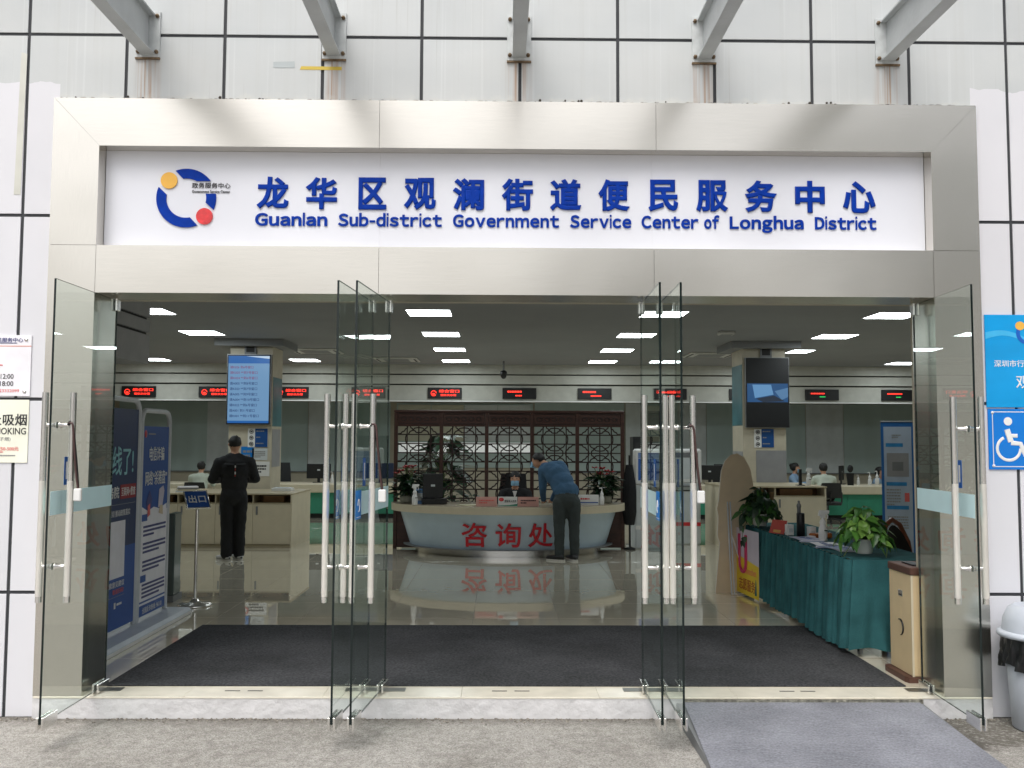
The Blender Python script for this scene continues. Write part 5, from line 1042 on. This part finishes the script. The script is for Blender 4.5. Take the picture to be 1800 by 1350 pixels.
text('Shenzhen', .30, .075, M_OR, ps, (.15, -.006, .285), depth=.002, bold=.006); text('志愿服务', .46, .13, mat('poster_brown', S(176, 84, 30), .5), ps, (.04, -.006, .13), depth=.002, bold=.012)
# items on the table
tent = thing('tent_card', 'small red folded card beside the dark pothos on the table', 'card', (2.80, 2.92, TZ - .017), R(-62))
MB().add([(-.10, -.05, .003), (.10, -.05, .003), (.10, 0, .135), (-.10, 0, .135)], [(0, 1, 2, 3)]).add([(-.10, .05, .003), (.10, .05, .003), (.10, 0, .134), (-.10, 0, .134)], [(1, 0, 3, 2)], mi=1).build('card', [mat('card_red', S(178, 52, 34), .5), M_WHITE], tent)
MB().add([(-.05, -.0465, .0142), (.05, -.0465, .0142), (.05, -.037, .04), (-.05, -.037, .04)], [(0, 1, 2, 3)]).build('gold_print', mat('gold_print', S(198, 150, 70), .5), tent)
tu = thing('umbrella_tube', 'tall black tube standing on the green table', 'tube', (2.91, 2.62, TZ - .018)); MB().lathe([(0, .001), (.038, .001), (.038, .225), (.034, .23), (0, .23)], 20).build('tube', M_BLACK, tu); MB().lathe([(0, .23), (.018, .23), (.018, .28), (.022, .285), (.022, .31), (.010, .325), (.012, .345), (0, .35)], 14, (-.015, 0, 0)).build('bottle_neck', M_GREY, tu)
for k, (x, y, lb) in enumerate(((2.85, 2.78, 'white paper cup box left of the black tube'), (2.99, 2.55, 'white paper cup box right of the black tube'))):
    t_ = thing('paper_box', lb, 'box', (x, y, TZ - .018), R(12)); B('box', M_WHITE, t_, -.032, .032, -.03, .03, .0005, .105, b=.002); B('print', M_BLINDW, t_, -.02, .02, -.0315, -.0305, .03, .07)
t_ = thing('orange_packet', 'orange snack packet lying behind the spray bottle', 'packet', (3.06, 2.50, TZ - .018), R(25)); B('packet', mat('packet_orange', S(196, 110, 48), .4, 0, .3, (30, 30, 30)), t_, -.11, .11, -.05, .05, .0005, .05, b=.012); B('seal', M_WHITE, t_, -.115, -.105, -.045, .045, .015, .03)
spray('white spray bottle on the green table', (2.985, 2.22, TZ - .012), R(5), .98)
for k, (x, y, r_, lb) in enumerate(((2.90, 2.28, 80, 'pale form sheets under the spray bottle'), (2.90, 1.80, 70, 'white and blue booklets near the bright pothos'), (2.96, 1.56, 98, 'blue edged forms tucked under the bright pothos'))):
    t_ = thing('paper_stack', lb, 'papers', (x, y, TZ - .018), R(r_))
    for j in range(4):
        pp = MB().prismz([(-.15, -.105), (.15, -.105), (.15, .105), (-.15, .105)], .0006 + j * .0045, .004 + j * .0045).build('paper', [M_NW, mat('paper_blue', S(150, 164, 200), .5), M_NW, mat('paper_lilac', S(190, 192, 216), .5)][(j + k) % 4], t_, (j * .02, j * .012, 0), R(9 * j - 10))
    bars(3, .2, .08, M_NAVY, t_, (.06, .036, .0186), seed=k).rotation_euler = (R(-90), 0, R(17))
# wooden chair at the table end
ch = thing('wooden_chair', 'dark chair with curved brown wooden back behind the green table', 'chair', (3.70, 1.75, 0), R(35))
B('seat', M_BLACK, ch, -.22, .22, -.22, .22, .42, .47, b=.015); MB().grid(lambda u, v: ((u - .5) * .42, .24 - .05 * math.sin(u * math.pi) * -1, .5 + v * .42 * (1 - .55 * (2 * u - 1) ** 2)), 12, 6).build('back_pad', M_BLACK, ch)
M_CHW = mat('chair_wood', S(134, 78, 54), .4, 0, .15, (6, 6, 20))
MB().tube([(-.24, .24, 0.02), (-.25, .25, .5), (-.21, .27, .76), (-.11, .29, .92), (0, .30, .97), (.11, .29, .92), (.21, .27, .76), (.25, .25, .5), (.24, .24, .02)], .022, 10).build('back_frame', M_CHW, ch)
for s_ in (-1, 1): MB().tube([(s_ * .21, -.2, .0), (s_ * .21, -.2, .43)], .02, 8).build('leg', M_CHW, ch); MB().tube([(s_ * .25, .2, .66), (s_ * .27, 0, .68), (s_ * .24, -.2, .64), (s_ * .21, -.2, .45)], .018, 8).build('armrest', M_CHW, ch)
# beige litter bin beside the jamb
wb = thing('recycling_bin', 'beige recycling bin with brown top beside the right jamb', 'litter bin', (2.87, .16, 0))
M_BB_ = mat('bin_beige', S(214, 192, 152), .45, 0, .04); M_BR = mat('bin_brown', S(84, 56, 46), .5)
B('body', M_BB_, wb, 0, .30, .0, .36, .04, .735, b=.004); B('top', M_BR, wb, -.008, .308, -.008, .368, .736, .79, b=.006); MB().prismz([(-.05, .02), (-.035, -.02), (.30, -.02), (.30, .38), (-.035, .38), (-.05, .34)], .001, .039).build('base', M_BR, wb)
B('edge_strip', M_BEIGE, wb, -.004, .01, -.006, .0, .04, .735); B('latch', M_CHROME, wb, -.0035, .0, .135, .205, .565, .610, b=.001); B('latch_slot', M_DARK, wb, -.0045, -.0036, .145, .195, .572, .582)
MB().tube([(-.002, .19 + .055 * math.cos(R(60 + 210 * k / 16)), .345 + .055 * math.sin(R(60 + 210 * k / 16))) for k in range(17)], [.002 + .006 * math.sin(k / 16 * math.pi) for k in range(17)], 6).build('ring_mark', M_BLACK, wb)
MB().add([(-.0008, .20, .40), (-.0008, .16, .41), (-.0008, .15, .46), (-.0008, .175, .50)], [(0, 1, 2, 3)]).build('worn_patch', mat('worn', S(222, 200, 158), .5), wb)
B('tray_item', M_BLACK, wb, .05, .12, .08, .26, .7905, .80); B('tray_item', M_WHITE, wb, .15, .2, .1, .2, .7905, .80)
# cardboard standee seen from behind
sd = thing('cardboard_standee', 'beige cardboard figure standee seen from behind with folding strut', 'standee', (2.52, 3.92, 0), R(4))
ol = [(-.14, 0), (-.03, .0), (.26, .01), (.28, .3), (.30, .6), (.31, .9), (.30, 1.18), (.27, 1.36), (.20, 1.49), (.12, 1.535), (.05, 1.52), (-.02, 1.45), (-.06, 1.34), (-.075, 1.2), (-.09, 1.02), (-.115, .92), (-.10, .85), (-.10, .80), (-.11, .62), (-.085, .55), (-.09, .48), (-.12, .2)]
MB().prism(ol, -.004, .004).build('cutout', M_CARD, sd); MB().prism([(x + .001 if x > 0 else x - .006, z) for x, z in ol], .0042, .006).build('printed_face', M_WHITE, sd)
tl = R(5)
MB().tube([(.0, -.01, 1.0), (-.01, -.16, .005)], .008, 6).build('strut', M_BASEG, sd); MB().tube([(.03, -.01, 1.0), (.02, -.16, .005)], .008, 6).build('strut', M_BASEG, sd); MB().tube([(.02, -.10, .62), (.20, -.14, .01)], .004, 5).build('strut_wire', M_WHITE, sd); MB().tube([(-.01, -.16, .012), (.20, -.14, .01)], .005, 5).build('strut_wire', M_WHITE, sd); MB().tube([(.02, -.10, .64), (.16, -.02, .3)], .003, 5).build('strut_wire', M_WHITE, sd)
# roll-up banner at the right
rb2 = thing('roll_up_banner', 'tall blue edged roll up banner at the right of the hall', 'banner', (5.42, 6.2, 0), R(-14))
M_RBB = mat('rollup_blue', S(40, 104, 172), .4); M_RBW = mat('rollup_pale', S(176, 190, 208), .4)
B('sheet', M_RBB, rb2, -.20, .22, -.004, 0, .05, 1.94); B('page', M_RBW, rb2, -.165, .19, -.0055, -.0045, .07, 1.88); B('base', M_GREY, rb2, -.25, .25, -.09, .09, .001, .05, b=.01); MB().tube([(0, .02, .05), (0, .02, 1.96)], .01, 8).build('pole', M_GREY, rb2); MB().tube([(-.2, .0, 1.95), (.22, 0, 1.95)], .010, 8).build('top_rail', M_GREY, rb2); MB().tube([(.235, 0, .05), (.235, 0, 1.93)], .008, 8).build('side_rod', M_BLINDW, rb2)
for z, w_ in ((1.63, .22), (1.10, .26), (.78, .28), (.34, .10)): B('heading', M_SKYB, rb2, -.14, -.14 + w_, -.0068, -.0058, z - .025, z + .025)
B('photo', M_PGR, rb2, -.13, .15, -.0068, -.0058, 1.20, 1.52); B('photo_detail', M_GREY, rb2, -.06, .08, -.0082, -.0070, 1.28, 1.4); bars(2, .12, .06, M_PG, rb2, (.0, -.0068, 1.75), seed=1); bars(6, .18, .24, M_PG, rb2, (-.05, -.0068, .92), seed=2); bars(6, .26, .22, M_PG, rb2, (.0, -.0068, .56), seed=3); B('red_print', M_RP, rb2, .09, .15, -.0068, -.0058, .86, .98)

# ================================================================ LEFT FOREGROUND: DISPLAY PANELS AND EXIT STAND
RZ = R(90)                                                    # panel faces point to +x
def panel(nm, label, x, y0, y1, h, rz=RZ):
    c = ((y0 + y1) / 2); t_ = thing(nm, label, 'banner', (x, c, .062), rz); w_ = (y1 - y0) / 2
    MB().tube([(px_, 0, pz) for px_, pz in rect_path(-w_, w_, 0, h, .10)], .022, 10).build('tube_frame', M_POSTW, t_); return t_, w_
base = thing('banner_base', 'pale blue grey plinth under the left display banners', 'plinth', (-3.16, 1.66, 0)); MB().prism([(-.22, .001), (.20, .001), (.20, .035), (.17, .06), (-.22, .06)], -1.15, 1.0).build('plinth', M_BASEG, base); B('side_strip', M_WHITE, base, .2005, .204, -1.15, 1.0, .004, .03)
p1, w1 = panel('display_banner', 'dark blue display banner with white square on the left', -3.19, .98, 1.84, 1.94)
B('sheet', M_NAVYD, p1, -w1 + .024, w1 - .024, -.006, .006, .70, 1.86); B('sheet', M_NAVY, p1, -w1 + .024, w1 - .024, -.006, .006, .03, .70)
M_TEAL = mat('print_teal', S(150, 206, 214), .4)
text('上线了!', .62, .24, M_TEAL, p1, (.0, -.009, 1.42), depth=.002, bold=.01); text('国务院', .30, .10, M_WHITE, p1, (-.12, -.009, 1.16), depth=.002, bold=.012)
B('red_field', mat('print_crimson', S(160, 34, 44), .4), p1, .06, .38, -.0085, -.0065, 1.10, 1.22); text('互联网+督查', .29, .075, M_WHITE, p1, (.22, -.010, 1.16), depth=.001, bold=.008)
B('rule', M_PG, p1, -.38, .38, -.0075, -.0065, 1.055, 1.059); text('聚焦群众关切 推动政策落实', .62, .055, M_WHITE, p1, (-.04, -.009, .985), depth=.001, bold=.003)
B('white_square', M_NW, p1, -.21, .18, -.0085, -.0065, .45, .92); text('问题线索意见建议', .48, .05, M_WHITE, p1, (-.05, -.009, .40), depth=.001, bold=.006); text('敬请扫码!', .22, .042, M_RP, p1, (.07, -.009, .34), depth=.001, bold=.003)
B('rule', M_PG, p1, -.28, .20, -.0075, -.0065, .295, .298); B('small_logo', M_RED, p1, -.27, -.235, -.0085, -.0065, .21, .25); bars(1, .16, .035, M_WHITE, p1, (-.13, -.009, .23), seed=4); B('small_logo', M_WHITE, p1, .0, .03, -.0085, -.0065, .20, .25); bars(1, .14, .035, M_WHITE, p1, (.12, -.009, .23), seed=6)
p2, w2 = panel('display_banner', 'navy and white fraud warning banner nearest the exit stand', -3.19, 1.90, 2.58, 1.86)
B('sheet', M_NW, p2, -w2 + .024, w2 - .024, -.006, .006, .03, .95); B('sheet', M_NAVY, p2, -w2 + .024, w2 - .024, -.006, .006, .95, 1.72)
text('电信诈骗', .36, .13, M_WHITE, p2, (.02, -.009, 1.47), depth=.002, bold=.006); text('网络“杀猪盘”', .52, .13, M_WHITE, p2, (.02, -.009, 1.25), depth=.002, bold=.006)
MB().ball((-.25, -.006, 1.65), (.03, .004, .035), 12).build('emblem', M_RED, p2); bars(1, .26, .025, M_PG, p2, (-.06, -.009, 1.65), seed=5)
MB().prism([(-.30, .95), (.30, .95), (.30, 1.0), (.12, .96), (-.02, .985), (-.16, .955), (-.30, 1.0)][::-1], -.0085, -.0065).build('hill_print', M_NW, p2)
MB().prism([(.08, .97), (.19, .99), (.23, 1.12), (.20, 1.17), (.10, 1.14)], -.0095, -.0087).build('phone_print', M_PLAV, p2); MB().prism([(-.20, .97), (-.10, .97), (-.07, 1.06), (-.13, 1.14), (-.20, 1.05)], -.0095, -.0087).build('figure_print', M_PN, p2); MB().prism([(-.17, .90), (-.11, .92), (-.12, 1.02), (-.17, 1.0)], -.0105, -.0097).build('figure_print', M_RP, p2); MB().prism([(.10, .92), (.20, .90), (.19, .99), (.12, .99)], -.0105, -.0097).build('figure_print', M_CARD, p2)
for z in (.90, .36): B('heading', M_NAVY, p2, -.29, -.17, -.0085, -.0065, z - .03, z + .03)
for k, z in enumerate((.78, .63, .47)): bars(3, .54, .11, M_PN, p2, (.02, -.0075, z), seed=k + 20)
bars(4, .54, .14, M_PN, p2, (.02, -.0075, .25), seed=31); B('rule', M_NAVY, p2, -.31, .31, -.0075, -.0065, .145, .16); B('footer', M_NAVY, p2, -.31, .31, -.0075, -.0065, .03, .125); text('全国反诈热线: 96110', .46, .055, M_WHITE, p2, (.0, -.009, .075), depth=.001, bold=.006)
p3, w3 = panel('display_banner', 'bright blue banner at the far left behind the glass door', -3.22, .36, 1.02, 1.90, R(83))
B('sheet', M_SKYB, p3, -w3 + .024, w3 - .024, -.006, .006, .03, 1.82)
for z in (1.45, 1.30, .95): B('red_print', M_RED, p3, -.1, .08, -.0085, -.0065, z, z + .05)
ex_ = thing('exit_stand', 'blue exit sign on a chrome pole stand by the left banners', 'sign stand', (-3.06, 3.06, 0))
MB().lathe([(0, .001), (.165, .001), (.168, .012), (.15, .026), (.06, .036), (.035, .06), (.028, .07), (0, .07)], 32).build('base', M_CHROME, ex_); MB().tube([(0, 0, .06), (0, 0, .96)], .017, 14).build('pole', M_CHROME, ex_)
pl_ = B('sign_plate', M_NAVY, ex_, -.105, .105, -.006, .006, -.105, .105); pl_.location = (.0, -.02, 1.06); pl_.rotation_euler = (R(-45), 0, R(33))
fr_ = MB().tube([(-.112, 0, -.112), (.112, 0, -.112), (.112, 0, .112), (-.112, 0, .112), (-.112, 0, -.112)], .009, 6).build('frame', M_CHROME, pl_); text('出口', .17, .10, M_WHITE, pl_, (0, -.009, 0), depth=.003, bold=.015)
wp = thing('display_case', 'narrow dark glass case between the banners and the exit stand', 'display case', (-3.40, 3.40, 0), R(4)); B('case', mat('case_dark', S(96, 108, 108), .1), wp, -.035, .035, -.12, .12, .06, .90, b=.006); B('base', M_GREY, wp, -.045, .045, -.16, .16, .001, .06)

# ================================================================ TREES ADDED BEHIND THE CAMERA (out of view, mirrored in steel and glass)
def tree(label, loc, h, r_, seed):
    t_ = thing('reflection_tree', label, 'tree', loc, 0, 'unseen trees added for reflections'); rn = random.Random(seed); tr = MB(); tops = []
    tr.tube([(0, 0, 0), (.08, .05, h * .3), (-.05, .1, h * .6), (.05, 0, h * .85)], [.18, .14, .09, .03], 10)
    for k in range(14):
        z = h * rn.uniform(.35, .75); a = rn.uniform(0, math.tau); q = Vector((math.cos(a) * r_ * rn.uniform(.4, .9), math.sin(a) * r_ * rn.uniform(.4, .9), z + rn.uniform(.3, 1.6))); tops.append(q); tr.tube([(0, .05, z), tuple(q * .5 + Vector((0, 0, z * .5 + .25))), tuple(q)], [.06, .04, .015], 6)
    tr.build('trunk', mat('bark', S(92, 80, 66), .9, 0, .3, (6, 6, 20)), t_); vs = []; fs = []
    for k in range(5200):
        c = rn.choice(tops) + Vector((rn.gauss(0, .55), rn.gauss(0, .55), rn.gauss(0, .45))); a, b_, g_ = (rn.uniform(0, math.tau) for _ in range(3)); ex = Vector((math.cos(a), math.sin(a), .4 * math.sin(b_))) * .11; ey = Vector((-math.sin(a) * math.cos(g_), math.cos(a) * math.cos(g_), math.sin(g_))) * .06
        i = len(vs); vs += [c - ex, c + ey, c + ex, c - ey]; fs.append((i, i + 1, i + 2, i + 3))
    o_ = MB().add(vs, fs).build('crown', mat('tree_leaf', S(84, 104, 60), .6, 0, .4, (3, 3, 3)), t_); o_['kind'] = 'stuff'
tree('unseen leafy tree added to be mirrored in the right of the steel surround', (9.2, -14.5, GZ), 10.5, 2.6, 2)
tree('unseen leafy tree added to be mirrored in the middle of the steel surround', (3.2, -19, GZ), 8.0, 2.2, 5)
